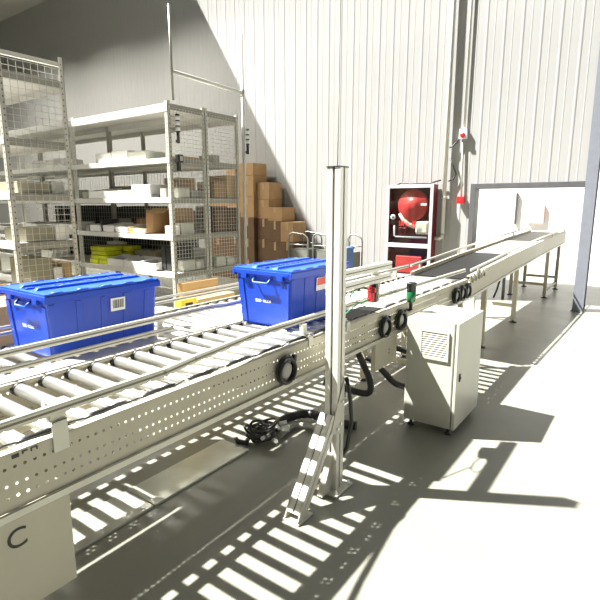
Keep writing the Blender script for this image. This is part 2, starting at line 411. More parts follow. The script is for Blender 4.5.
# wound cables and round drive caps on the outer side
def coil(parent, X, Y, z, r):
    c = bpy.data.objects.new('cable_coil', MB().tube(ring_pts(0.014, 0, 0, r, n=20, ry=r * 1.05), 0.0085, 6, True).tube(ring_pts(0.020, 0.004, 0.003, r * 0.88, n=20, ry=r * 1.0), 0.0085, 6, True).tube(ring_pts(0.032, -0.003, -0.004, r * 0.97, n=20, ry=r * 0.92), 0.0085, 6, True).mesh('cable_coil', BLACKP, (0, 0, 0)))
    C.objects.link(c); c.parent = parent; c.location = Vector((X, Y, z)) - wl(parent)
    MB().lathe([(r * 0.68, 0), (r * 0.68, 0.020), (r * 0.5, 0.028), (r * 0.15, 0.029)], (X, Y, z), 'X', 18).build('drive_cap', GREYC, c)
    MB().beam((X + 0.02, Y + r * 0.7, z - r), (X + 0.02, Y + r * 1.0, z + r), 0.02, 0.018).build('cable_tie', BLACKP, c)
for Y in (1.79, 2.84, 3.08, 4.22, 4.38, 4.53): coil(near, NXB + 0.002, Y, 0.728, 0.062)
# control boxes bolted under the rail
cb = MB().box(-1.53, -1.378, 0.10, 0.705, 0.34, 0.634).build('control_box', PAINT, near, 0.003)
text_part('box_letter', 'C', 0.085, DARKPR, cb, (-1.3775, 0.545, 0.572), (0, 1, 0), (0, 0, 1))
cb = MB().box(-1.41, -1.378, 2.735, 3.05, 0.45, 0.634).build('control_box', PAINT, near, 0.003)
for dz in (0.53, 0.555): MB().lathe([(0.006, 0), (0.006, 0.001)], (-1.3775, 2.93, dz), 'X', 10).build('screw_hole', DARKPR, cb)
# worn stencilled digits by the bracket
ds = MB()
for (ya, yb, za, zb) in ((0.560, 0.580, 0.806, 0.818), (0.588, 0.593, 0.810, 0.820), (0.593, 0.604, 0.815, 0.820), (0.612, 0.632, 0.816, 0.820), (0.612, 0.616, 0.808, 0.816), (0.628, 0.632, 0.808, 0.816)):
    ds.box(NXB, NXB + 0.0008, ya, yb, za, zb)
ds.build('stencil_mark', DARKPR, near)

# ------------------------------------------------------------------ belt conveyor going through the wall
bc = thing('belt_conveyor', 'inclined black belt conveyor running through the wall opening', 'conveyor', (-1.69, 7.4, 0))
BP = [(4.66, 0.815), (5.0, 0.83), (6.2, 0.885), (8.0, 0.945), (10.3, 1.005)]
def bz(y):
    for (a, za), (b, zb) in zip(BP[:-1], BP[1:]):
        if y <= b: return za + (zb - za) * (y - a) / (b - a)
    return BP[-1][1]
def ribbon(X0, X1, lo, hi, ys=BP):
    mb = MB()
    for (a, za), (b, zb) in zip(ys[:-1], ys[1:]):
        mb.hexa([(X0, a, za + lo), (X1, a, za + lo), (X1, b, zb + lo), (X0, b, zb + lo), (X0, a, za + hi), (X1, a, za + hi), (X1, b, zb + hi), (X0, b, zb + hi)])
    return mb
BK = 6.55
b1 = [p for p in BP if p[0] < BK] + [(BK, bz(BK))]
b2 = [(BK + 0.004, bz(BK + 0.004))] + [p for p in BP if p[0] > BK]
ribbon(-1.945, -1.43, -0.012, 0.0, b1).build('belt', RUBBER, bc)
ribbon(-1.945, -1.43, -0.012, 0.0, b2).build('belt', mat('beige_belt_glare', (0.42, 0.39, 0.34), 0.6, 0, 0.06, 20), bc, label='belt section with doorway glare in its colour')  # far belt: pale glare from the opening put into its colour
ribbon(-1.94, -1.435, -0.03, -0.014).build('bed_plate', PALE, bc)
for X, s in ((-1.39, 1), (-1.985, -1)):
    ribbon(min(X, X - s * 0.004), max(X, X - s * 0.004), -0.17, 0.03).build('side_rail', PAINT, bc)
    ribbon(min(X, X - s * 0.036), max(X, X - s * 0.036), 0.026, 0.03).build('top_flange', PAINT, bc)
    ribbon(min(X, X + s * 0.012), max(X, X + s * 0.012), -0.19, -0.17).build('lower_rail', PALE, bc)
    g = ribbon(X - 0.008, X + 0.008, 0.075, 0.098); g.build('guard_rail', PALE, bc, 0.003)
    for Y in (4.9, 6.1, 7.4, 8.9, 10.1): MB().box(X - 0.006, X + 0.006, Y - 0.02, Y + 0.02, bz(Y) + 0.02, bz(Y) + 0.08).build('rail_bracket', PALE, bc)
    for Y in (5.30, 6.72, 8.85, 9.9):
        lg = MB().box(X - s * 0.008, X - s * 0.058, Y - 0.025, Y + 0.025, 0.03, bz(Y) - 0.05).build('leg', PAINT, bc)
        MB().lathe([(0.05, 0), (0.05, 0.01), (0.014, 0.018), (0.014, 0.04)], (X - s * 0.033, Y, 0), 'Z', 12).build('foot', BLACKP, lg)
for Y in (5.30, 6.72, 8.85, 9.9): MB().box(-1.92, -1.45, Y - 0.016, Y + 0.016, 0.20, 0.24).build('cross_brace', PAINT, bc)
MB().box(-1.447, -1.407, 8.85, 9.9, 0.10, 0.14).build('base_bar', PAINT, bc)
MB().lathe([(0.04, 0), (0.04, 0.56)], (-1.965, 4.66, 0.765), 'X', 18).build('tail_drum', CHROME, bc)
MB().lathe([(0.04, 0), (0.04, 0.56)], (-1.965, 10.3, 0.955), 'X', 18).build('head_drum', CHROME, bc)
# clamps crowded on the near rail at the joint
for k, Y in enumerate((4.72, 4.82, 4.92, 5.0, 5.1)):
    MB().box(-1.40, -1.372, Y - 0.02, Y + 0.02, bz(max(Y, 4.66)) + 0.0, bz(max(Y, 4.66)) + 0.035).box(-1.388, -1.37, Y - 0.006, Y + 0.006, bz(max(Y, 4.66)) - 0.04, bz(max(Y, 4.66)) + 0.055).build('clamp', PALE, bc, 0.002)

# junction boxes under the belt beyond the wall
jb = thing('junction_box', 'red and black junction box under the belt beyond the wall', 'electrical box', (-1.95, 8.35, 0))
a = (-1.95, 8.35)
MB().box(a[0] - 0.02, a[0] + 0.02, a[1] - 0.02, a[1] + 0.02, 0, 0.45).build('stand', FRAME, jb)
MB().box(a[0] - 0.10, a[0] + 0.02, a[1] - 0.09, a[1] + 0.09, 0.45, 0.76).build('black_half', BLACKP, jb, 0.004)
MB().box(a[0] + 0.02, a[0] + 0.15, a[1] - 0.09, a[1] + 0.09, 0.47, 0.76).build('red_half', mat('dull_red_box', (0.45, 0.10, 0.08), 0.5), jb, 0.004)
MB().tube([(a[0] - 0.05, a[1] - 0.06, 0.46), (a[0] - 0.05, a[1] - 0.07, 0.30), (a[0] - 0.08, a[1] - 0.09, 0.15), (a[0] - 0.12, a[1] - 0.10, 0.02)], 0.015, 8).build('hose', BLACKP, jb)

# ------------------------------------------------------------------ totes
def tote(label, x0, y0, ZB=0.826, sc_=1.0, side='barcode', hh_=0.292):
    """lidded distribution tote, x0..x0+W by y0..y0+L, standing on the rollers"""
    W, L, H = 0.425 * sc_, 0.615 * sc_, hh_ * sc_
    cx, cy = x0 + W / 2, y0 + L / 2
    root = thing('tote', label, 'tote', (cx, cy, ZB), 'blue lidded totes on the conveyor')
    def X(u): return cx + u
    def Y(v): return cy + v
    tw, tl = W / 2 - 0.016, L / 2 - 0.016       # body half size at the top
    bw, bl = W / 2 - 0.040, L / 2 - 0.036       # at the bottom
    zt = ZB + H
    b = MB().hexa([(X(-bw), Y(-bl), ZB), (X(bw), Y(-bl), ZB), (X(bw), Y(bl), ZB), (X(-bw), Y(bl), ZB), (X(-tw), Y(-tl), zt), (X(tw), Y(-tl), zt), (X(tw), Y(tl), zt), (X(-tw), Y(tl), zt)])
    body = b.build('body', BLUE, root, 0.010)
    def wp(u, v, t): return (X(u * (bw + (tw - bw) * t)), Y(v * (bl + (tl - bl) * t)), ZB + H * t)
    # ribs on the long sides and the corner pillars of the ends
    for sx in (-1, 1):
        for v in (-0.93, -0.50, -0.07, 0.36, 0.79):
            p, q = Vector(wp(sx, v, 0.04)), Vector(wp(sx, v, 0.88)); MB().beam(p, q, 0.030, 0.007, up=(sx, 0, 0)).build('side_rib', BLUE, body, 0.003)
    for sy in (-1, 1):
        for u in (-0.86, 0.86):
            p, q = Vector(wp(u, sy, 0.03)), Vector(wp(u, sy, 0.84)); MB().beam(p, q, 0.040, 0.012, up=(0, sy, 0)).build('corner_rib', BLUE, body, 0.003)
        # handle: a bar bridging a recess under the rim
        zh = ZB + H * 0.80; yv = sy * (bl + (tl - bl) * 0.80)
        hd = MB().tube([(X(-0.060), Y(yv - sy * 0.004), zh + 0.028), (X(-0.058), Y(yv + sy * 0.020), zh + 0.012), (X(-0.050), Y(yv + sy * 0.026), zh), (X(0.050), Y(yv + sy * 0.026), zh), (X(0.058), Y(yv + sy * 0.020), zh + 0.012), (X(0.060), Y(yv - sy * 0.004), zh + 0.028)], 0.0065, 8)
        hd.build('handle', BLUE2, root)
        # faded white stencil
        zs = ZB + H * 0.46; n = Vector((0, sy, -0.10)).normalized()
        pr = MB(); u = -0.062
        for wdt, gap, hh in ((0.010, 0.003, 0.018), (0.010, 0.003, 0.016), (0.012, 0.004, 0.017), (0.007, 0.008, 0.006), (0.011, 0.003, 0.014), (0.010, 0.003, 0.016), (0.012, 0.003, 0.015), (0.012, 0.0, 0.013)):
            for part in ((0.0, 0.38, 0.0, 1.0), (0.38, 1.0, 0.0, 0.32), (0.38, 0.95, 0.62, 1.0)):
                xa = u + wdt * part[0]; xb = u + wdt * part[1]; za = zs - hh / 2 + hh * part[2]; zb2 = zs - hh / 2 + hh * part[3]
                yy = lambda z: sy * (bl + (tl - bl) * (z - ZB) / H + 0.0012)
                xs_ = (-sy * xa, -sy * xb)
                k = len(pr.v)
                pr.v += [(X(xs_[0]), Y(yy(za)), za), (X(xs_[1]), Y(yy(za)), za), (X(xs_[1]), Y(yy(zb2)), zb2), (X(xs_[0]), Y(yy(zb2)), zb2)]
                pr.face((k, k + 1, k + 2, k + 3))
            u += wdt + gap
        pr.build('stencil_mark', PRINTW, root)
    # rim: a broad collar with a lip, notched at the handles
    hw, hl = W / 2, L / 2
    rm = MB()
    rm.box(X(-hw), X(-hw + 0.018), Y(-hl), Y(hl), zt - 0.030, zt + 0.004).box(X(hw - 0.018), X(hw), Y(-hl), Y(hl), zt - 0.030, zt + 0.004)
    for sy in (-1, 1):
        ya, yb = sorted((Y(sy * hl), Y(sy * (hl - 0.018))))
        rm.box(X(-hw + 0.018), X(hw - 0.018), ya, yb, zt - 0.018, zt + 0.004)
        for u in (-0.150, 0.108):
            rm.box(X(u), X(u + 0.042), Y(sy * (hl - 0.02)), Y(sy * hl), zt - 0.044, zt - 0.012)
    rm.build('rim', BLUE, root, 0.003)
    # lid: two flaps whose toothed edges interlock along the middle
    nt_ = 4; T = 0.030
    def seam(off):
        pts = []; seg = (2 * (hl - 0.02)) / nt_
        for k in range(nt_):
            v0 = -(hl - 0.02) + k * seg
            pts += [(off - T * 0.8, v0 + 0.02), (off - T * 0.8, v0 + seg * 0.36), (off + T * 0.8, v0 + seg * 0.52), (off + T * 0.8, v0 + seg * 0.86)]
        return [(off - T * 0.8, -(hl - 0.006))] + pts + [(off - T * 0.8, hl - 0.006)]
    zl = zt + 0.004
    s1 = seam(0.003); poly = [(X(hw - 0.006), Y(-hl + 0.006))] + [(X(hw - 0.006), Y(hl - 0.006))] + [(X(a_), Y(b_)) for a_, b_ in reversed(s1)]
    f1 = MB().prism(poly, zl, zl + 0.011).build('lid_flap', BLUE2, root, 0.002)
    s2 = seam(-0.003); poly = [(X(-hw + 0.006), Y(hl - 0.006)), (X(-hw + 0.006), Y(-hl + 0.006))] + [(X(a_), Y(b_)) for a_, b_ in s2]
    f2 = MB().prism(poly, zl, zl + 0.011).build('lid_flap', BLUE2, root, 0.002)
    # raised teeth, ridges and hinge knuckles
    for f_, sg in ((f1, 1), (f2, -1)):
        rd = MB().hexa([(X(sg * 0.075 - 0.020), Y(-hl + 0.03), zl + 0.011), (X(sg * 0.075 + 0.020), Y(-hl + 0.03), zl + 0.011), (X(sg * 0.075 + 0.020), Y(hl - 0.03), zl + 0.011), (X(sg * 0.075 - 0.020), Y(hl - 0.03), zl + 0.011),
                        (X(sg * 0.075 - 0.012), Y(-hl + 0.05), zl + 0.024), (X(sg * 0.075 + 0.012), Y(-hl + 0.05), zl + 0.024), (X(sg * 0.075 + 0.012), Y(hl - 0.05), zl + 0.024), (X(sg * 0.075 - 0.012), Y(hl - 0.05), zl + 0.024)])
        rd.build('ridge', BLUE2, f_, 0.003)
        seg = (2 * (hl - 0.02)) / nt_
        for k in range(nt_):
            v = -(hl - 0.02) + (k + (0.69 if sg < 0 else 0.19)) * seg
            MB().box(X(sg * -0.004 - 0.016), X(sg * -0.004 + 0.016), Y(v - seg * 0.14), Y(v + seg * 0.14), zl + 0.011, zl + 0.019).build('tooth', BLUE, f_, 0.003)
        rr = sg * (hw - 0.014)
        for k in range(5):
            v = -hl + 0.07 + k * (2 * hl - 0.14) / 4; MB().lathe([(0.007, -0.03), (0.007, 0.03)], (X(rr), Y(v), zl + 0.009), 'Y', 8).build('hinge', BLUE, f_)
    # paper label on the long side that faces the camera
    def onside(v, t, out): 
        p = Vector(wp(1, v, t)); return (p.x + out, p.y, p.z)
    def patch(v0, v1, t0, t1, out):
        mb = MB(); mb.v += [onside(v0, t0, out), onside(v1, t0, out), onside(v1, t1, out), onside(v0, t1, out)]
        mb.face((0, 1, 2, 3)); return mb
    if side == 'barcode':
        lb = patch(0.06, 0.34, 0.60, 0.82, 0.006).build('barcode_label', WHITE, root)
        br = MB(); v = 0.10; random.seed(3)
        while v < 0.30:
            wv = random.choice((0.006, 0.010, 0.016)); q = patch(v, v + wv, 0.645, 0.79, 0.0068); n = len(br.v)
            br.v += q.v; br.face((n, n + 1, n + 2, n + 3)); v += wv + random.choice((0.006, 0.010))
        br.build('barcode', DARKPR, lb)
    else:
        lb = patch(-0.16, 0.30, 0.60, 0.84, 0.0065).build('paper_label', WHITE, root)
        patch(-0.14, 0.28, 0.70, 0.832, 0.0073).build('red_band', LABELR, lb)
    return root
tote('blue lidded tote with barcode label, nearest the left edge, on the far lane', -2.785, 1.155, 0.7462, 1.10, 'barcode')
tote('blue lidded tote with red and white label, beside the aluminium post', -1.975, 2.075, 0.8262, 1.0, 'red', 0.312)

# ------------------------------------------------------------------ aluminium sensor post
PX0, PX1, PY0, PY1 = -1.317, -1.243, 2.05, 2.12
post = thing('sensor_post', 'tall aluminium profile post with diagonal brace beside the conveyor', 'post', ((PX0 + PX1) / 2, (PY0 + PY1) / 2, 0))
PZ = 1.675
def profile_col(x0, x1, y0, y1, z0, z1, gx, gy, d=0.009, gw=0.013):
    mb = MB()
    xs = [x0] + [q for g in gx for q in (g - gw / 2, g + gw / 2)] + [x1]
    for k in range(0, len(xs), 2):
        mb.box(xs[k], xs[k + 1], y0, y0 + d, z0, z1).box(xs[k], xs[k + 1], y1 - d, y1, z0, z1)
    ys = [y0 + d] + [q for g in gy for q in (g - gw / 2, g + gw / 2)] + [y1 - d]
    for k in range(0, len(ys), 2):
        mb.box(x0, x0 + d, ys[k], ys[k + 1], z0, z1).box(x1 - d, x1, ys[k], ys[k + 1], z0, z1)
    return mb
profile_col(PX0, PX1, PY0, PY1, 0.012, PZ, ((PX0 + PX1) / 2,), ((PY0 + PY1) / 2,)).build('column', ALU, post)
MB().box(PX0 + 0.0085, PX1 - 0.0085, PY0 + 0.0085, PY1 - 0.0085, 0.013, PZ - 0.002).build('slot_core', ALUD, post)
MB().box(PX0 - 0.003, PX1 + 0.003, PY0 - 0.003, PY1 + 0.003, PZ, PZ + 0.006).build('end_cap', BLACKP, post)
MB().box(PX0 - 0.035, PX1 + 0.035, PY0 - 0.05, PY1 + 0.05, 0, 0.012).build('base_plate', PALE, post, 0.002)
for (bx, by) in ((PX1 + 0.02, PY0 - 0.03), (PX1 + 0.02, PY1 + 0.03)): MB().lathe([(0.010, 0), (0.010, 0.007), (0.006, 0.008), (0.006, 0.02)], (bx, by, 0.012), 'Z', 6).build('bolt', CHROME, post)
# brace: profile falling towards the camera
br0, br1 = Vector(((PX0 + PX1) / 2, PY0 - 0.012, 0.43)), Vector(((PX0 + PX1) / 2, 1.745, 0.030))
bd = (br1 - br0).normalized(); bn = bd.cross(Vector((1, 0, 0))).normalized()
if bn.z < 0: bn = -bn
bm_ = MB().beam(br0, br1, 0.060, 0.050, up=bn)
for s in (-1, 1):
    bm_.beam(br0 + bn * 0.029 + Vector((s * 0.0205, 0, 0)), br1 + bn * 0.029 + Vector((s * 0.0205, 0, 0)), 0.033, 0.008, up=bn)
    for t in (-1, 1): bm_.beam(br0 + Vector((s * 0.034, 0, 0)) + bn * t * 0.0185, br1 + Vector((s * 0.034, 0, 0)) + bn * t * 0.0185, 0.008, 0.029, up=bn)
brace = bm_.build('brace', ALU, post)
cr = MB().beam(br0 + bn * 0.0262, br1 + bn * 0.0262, 0.010, 0.003, up=bn)
for s in (-1, 1): cr.beam(br0 + Vector((s * 0.0312, 0, 0)), br1 + Vector((s * 0.0312, 0, 0)), 0.003, 0.010, up=bn)
cr.build('slot', ALUD, brace)
MB().beam(br1 + bd * 0.0002, br1 + bd * 0.004, 0.076, 0.066, up=bn).build('end_cap', PALE, brace)
MB().box(PX0 - 0.01, PX1 + 0.01, 1.70, 1.82, 0, 0.012).build('foot_plate', PALE, post, 0.002)
MB().prism([(1.70, 0.012), (1.79, 0.012), (1.75, 0.105)], PX0 - 0.004, PX0 + 0.002, 'YZ').build('foot_bracket', PALE, post)
MB().prism([(1.70, 0.012), (1.79, 0.012), (1.75, 0.105)], PX1 - 0.002, PX1 + 0.004, 'YZ').build('foot_bracket', PALE, post)
MB().prism([(PY0 - 0.062, 0.355), (PY1 - 0.005, 0.31), (PY1 - 0.005, 0.62), (PY0 + 0.002, 0.50)], PX1, PX1 + 0.006, 'YZ').build('gusset_plate', PALE, post, 0.001)
MB().prism([(PY0 - 0.10, 0.012), (PY0, 0.012), (PY0, 0.22)], PX0 + 0.02, PX1 - 0.02, 'YZ').build('angle_bracket', PALE, post, 0.002)
for (yy, zz) in ((PY0 + 0.03, 0.38), (PY0 + 0.045, 0.50), (PY0 + 0.0, 0.36)): MB().lathe([(0.010, 0), (0.010, 0.006), (0.005, 0.007)], (PX1 + 0.006, yy, zz), 'X', 8).build('bolt', CHROME, post)
# side arm of two stacked profiles
for z0 in (1.048, 1.118):
    ar = MB().box(-1.345, -1.315, PY1 - 0.03, 2.80, z0, z0 + 0.018).box(-1.345, -1.315, PY1 - 0.03, 2.80, z0 + 0.024, z0 + 0.042).box(-1.341, -1.319, PY1 - 0.03, 2.80, z0 + 0.016, z0 + 0.026)
    a_o = ar.build('arm', ALU, post, 0.0015)
    MB().box(-1.3185, -1.3175, PY1 - 0.03, 2.80, z0 + 0.0185, z0 + 0.0235).build('slot', ALUD, a_o)
MB().box(-1.352, -1.346, 2.60, 2.68, 1.045, 1.164).build('arm_link_plate', PALE, post)
# thin supply cable rising from the post, loose cable behind it
MB().tube([(-1.28, 2.085, PZ + 0.005), (-1.282, 2.09, 2.0), (-1.275, 2.08, 2.6), (-1.28, 2.09, 4.2)], 0.003, 6).build('supply_cable', PIPEM, post)
MB().tube([(PX1 + 0.01, PY1 + 0.005, 0.62), (PX1 + 0.02, PY1 + 0.03, 0.50), (PX1 + 0.02, PY1 + 0.05, 0.36), (PX1 + 0.005, PY1 + 0.03, 0.22), (PX1 - 0.02, PY1 + 0.012, 0.16)], 0.011, 8).build('loose_cable', BLACKP, post)

# sensor hanging from the arm
sn = thing('photo_sensor', 'red and black photo sensor on a cream plate under the post arm', 'sensor', (-1.33, 2.62, 0.92))
MB().box(-1.345, -1.337, 2.60, 2.69, 0.925, 1.046).build('mount_plate', PAINT, sn, 0.001)
MB().box(-1.345, -1.310, 2.535, 2.598, 0.945, 1.03).build('housing', RED, sn, 0.004)
MB().box(-1.350, -1.305, 2.570, 2.600, 0.94, 1.045).build('black_back', BLACKP, sn, 0.003)
MB().lathe([(0.016, 0), (0.016, 0.012), (0.009, 0.016)], (-1.312, 2.548, 1.012), 'X', 12).build('lens', RED, sn)
for dz in (0.955, 1.01): MB().lathe([(0.005, 0), (0.005, 0.003)], (-1.337, 2.655, dz), 'X', 8).build('screw', DARKPR, sn)
MB().tube([(-1.33, 2.54, 0.96), (-1.34, 2.46, 0.95), (-1.345, 2.37, 0.97), (-1.34, 2.33, 1.01), (-1.33, 2.38, 1.045), (-1.33, 2.47, 1.04), (-1.335, 2.53, 1.02)], 0.0045, 6).tube([(-1.34, 2.40, 0.95), (-1.36, 2.30, 0.90), (-1.37, 2.22, 0.86)], 0.0045, 6).build('cable', GREENW, sn)

# ------------------------------------------------------------------ signal beacon, electrical cabinet
bcn = thing('signal_beacon', 'green and black signal beacon on the rail above the cabinet', 'signal light', (-1.355, 3.20, 0.76))
MB().box(-1.388, -1.345, 3.17, 3.23, 0.775, 0.781).lathe([(0.012, 0), (0.012, 0.05), (0.020, 0.056)], (-1.352, 3.20, 0.781), 'Z', 12).build('stem', BLACKP, bcn)
MB().lathe([(0.026, 0), (0.033, 0.006), (0.034, 0.072), (0.032, 0.074)], (-1.352, 3.20, 0.837), 'Z', 18).build('lens', GREEN, bcn)
MB().lathe([(0.034, 0), (0.034, 0.052), (0.036, 0.053), (0.036, 0.060), (0.030, 0.064)], (-1.352, 3.20, 0.911), 'Z', 18).build('cap', BLACKP, bcn)

KX0, KX1, KY0, KY1, KZ0, KZ1 = -1.300, -0.947, 3.03, 3.54, 0.050, 0.768
cab = thing('electrical_cabinet', 'light grey electrical cabinet with louvred vent standing by the conveyor', 'cabinet', ((KX0 + KX1) / 2, (KY0 + KY1) / 2, 0))
body = MB().box(KX0, KX1 - 0.028, KY0, KY1, KZ0, KZ1).build('body', CABP, cab, 0.006)
dr = MB().box(KX1 - 0.022, KX1, KY0, KY1, KZ0, KZ1).build('door', CABP, cab, 0.004)
MB().box(KX1 - 0.03, KX1 - 0.02, KY0 + 0.012, KY1 - 0.012, KZ0 + 0.01, KZ1 - 0.01).build('seal', BLACKP, cab)
MB().lathe([(0.010, 0), (0.010, 0.007), (0.006, 0.010)], (KX1, KY0 + 0.055, 0.40), 'X', 10).box(KX1, KX1 + 0.006, KY0 + 0.044, KY0 + 0.066, 0.375, 0.425).build('lock', BLACKP, dr)
vx0, vx1, vz0, vz1 = -1.190, -1.020, 0.52, 0.69
vent = MB().box(vx0 - 0.012, vx1 + 0.012, KY0 - 0.010, KY0 + 0.001, vz0 - 0.012, vz0).box(vx0 - 0.012, vx1 + 0.012, KY0 - 0.010, KY0 + 0.001, vz1, vz1 + 0.012).box(vx0 - 0.012, vx0, KY0 - 0.010, KY0 + 0.001, vz0, vz1).box(vx1, vx1 + 0.012, KY0 - 0.010, KY0 + 0.001, vz0, vz1).build('vent', CABP, cab)
MB().box(vx0, vx1, KY0 - 0.002, KY0 - 0.0005, vz0, vz1).build('vent_backing', DARKC, vent)
sm_ = MB().hexa([(-(vx1 - vx0) / 2, -0.009, -0.007), ((vx1 - vx0) / 2, -0.009, -0.007), ((vx1 - vx0) / 2, -0.006, -0.007), (-(vx1 - vx0) / 2, -0.006, -0.007), (-(vx1 - vx0) / 2, -0.005, 0.004), ((vx1 - vx0) / 2, -0.005, 0.004), ((vx1 - vx0) / 2, -0.002, 0.004), (-(vx1 - vx0) / 2, -0.002, 0.004)]).mesh('louvre', CABP, (0, 0, 0))
for k in range(11): inst('louvre', sm_, ((vx0 + vx1) / 2, KY0, vz0 + 0.010 + k * 0.0152), vent)
for (x, y) in ((KX0 + 0.04, KY0 + 0.04), (KX1 - 0.05, KY0 + 0.04), (KX0 + 0.04, KY1 - 0.04), (KX1 - 0.05, KY1 - 0.04)):
    MB().lathe([(0.022, 0), (0.022, 0.012), (0.011, 0.016), (0.011, KZ0)], (x, y, 0), 'Z', 12).build('foot', BLACKP, cab)

def corrugated(pts, r, name, label, m=BLACKP, step=0.014):
    """flexible ribbed hose through the given points (Catmull-Rom)"""
    P = [Vector(p) for p in pts]; P = [P[0] * 2 - P[1]] + P + [P[-1] * 2 - P[-2]]; out = []
    for i in range(1, len(P) - 2):
        n = max(3, int((P[i + 1] - P[i]).length / (step / 2)))
        for k in range(n):
            t = k / n; a, b, c, d = P[i - 1], P[i], P[i + 1], P[i + 2]
            out.append(0.5 * ((2 * b) + (c - a) * t + (2 * a - 5 * b + 4 * c - d) * t * t + (3 * b - a - 3 * c + d) * t ** 3))
    out.append(P[-2])
    rs = [r * (1.0 if k % 2 else 0.86) for k in range(len(out))]
    o = MB().tube(out, rs, 8).build(name, m)
    return tag(o, label, 'cable conduit')
corrugated([(-1.62, 2.86, 0.63), (-1.58, 2.88, 0.50), (-1.50, 2.90, 0.32), (-1.50, 2.88, 0.235), (-1.60, 2.80, 0.26), (-1.76, 2.72, 0.31)], 0.025, 'flexible_conduit', 'black ribbed conduit bent in a V below the small plain control box')
corrugated([(-1.56, 2.95, 0.46), (-1.50, 2.97, 0.43), (-1.44, 3.00, 0.36), (-1.38, 3.05, 0.28), (-1.305, 3.12, 0.24)], 0.024, 'flexible_conduit', 'black ribbed conduit entering the left side of the electrical cabinet')
corrugated([(-1.62, 3.20, 0.58), (-1.52, 3.22, 0.50), (-1.42, 3.26, 0.46), (-1.305, 3.28, 0.45)], 0.024, 'flexible_conduit', 'short black ribbed conduit behind the upper left of the electrical cabinet')
corrugated([(-1.95, 2.40, 0.035), (-1.97, 2.58, 0.035), (-1.88, 2.70, 0.05), (-1.76, 2.70, 0.05), (-1.66, 2.72, 0.035), (-1.52, 2.76, 0.035)], 0.033, 'flexible_conduit', 'black ribbed conduit on the floor behind the post brace')
corrugated([(-1.86, 2.36, 0.025), (-1.88, 2.52, 0.025), (-1.80, 2.58, 0.025), (-1.68, 2.56, 0.025), (-1.56, 2.48, 0.025)], 0.020, 'flexible_conduit', 'grey ribbed conduit curving on the floor beside the cable bundle', GREYC)
# floor trunking and the bundle of cables that leaves it
tk = thing('floor_trunking', 'flat galvanised cable trunking on the floor under the conveyor', 'cable trunking', (-2.03, 0.9, 0))
for y0, y1 in ((-0.4, 0.55), (0.555, 1.40), (1.405, 2.12)): MB().box(-2.145, -1.915, y0, y1, 0, 0.014).build('cover', TRUNK, tk, 0.003)
cbn = thing('cable_bundle', 'tangled bundle of black cables with shiny connectors on the floor', 'cables', (-1.92, 2.28, 0))
random.seed(11)
for k in range(9):
    cx, cy = -1.93 + random.uniform(-0.05, 0.05), 2.27 + random.uniform(-0.04, 0.05); r = random.uniform(0.045, 0.085); pts = []
    tilt = random.uniform(-0.5, 0.5); t2 = random.uniform(-0.5, 0.5)
    for q in range(16):
        a = 2 * math.pi * q / 16
        pts.append((cx + r * math.cos(a), cy + r * 0.9 * math.sin(a), max(0.010, 0.045 + k * 0.006 + tilt * r * math.cos(a) + t2 * r * math.sin(a))))
    MB().tube(pts, 0.009, 6, True).build('cable_loop', BLACKP, cbn)
for k in range(7):
    cx, cy, z = -1.88 + random.uniform(-0.04, 0.09), 2.30 + random.uniform(-0.07, 0.08), random.uniform(0.05, 0.11); a = random.uniform(0, 6.28)
    MB().tube([(cx, cy, z), (cx + 0.05 * math.cos(a), cy + 0.05 * math.sin(a), z + 0.012)], 0.013, 10).build('connector', CHROME, cbn)
MB().tube([(-2.00, 2.20, 0.018), (-1.97, 2.16, 0.02), (-2.02, 2.13, 0.03), (-2.06, 2.16, 0.022)], 0.016, 8).build('plug', BLACKP, cbn)

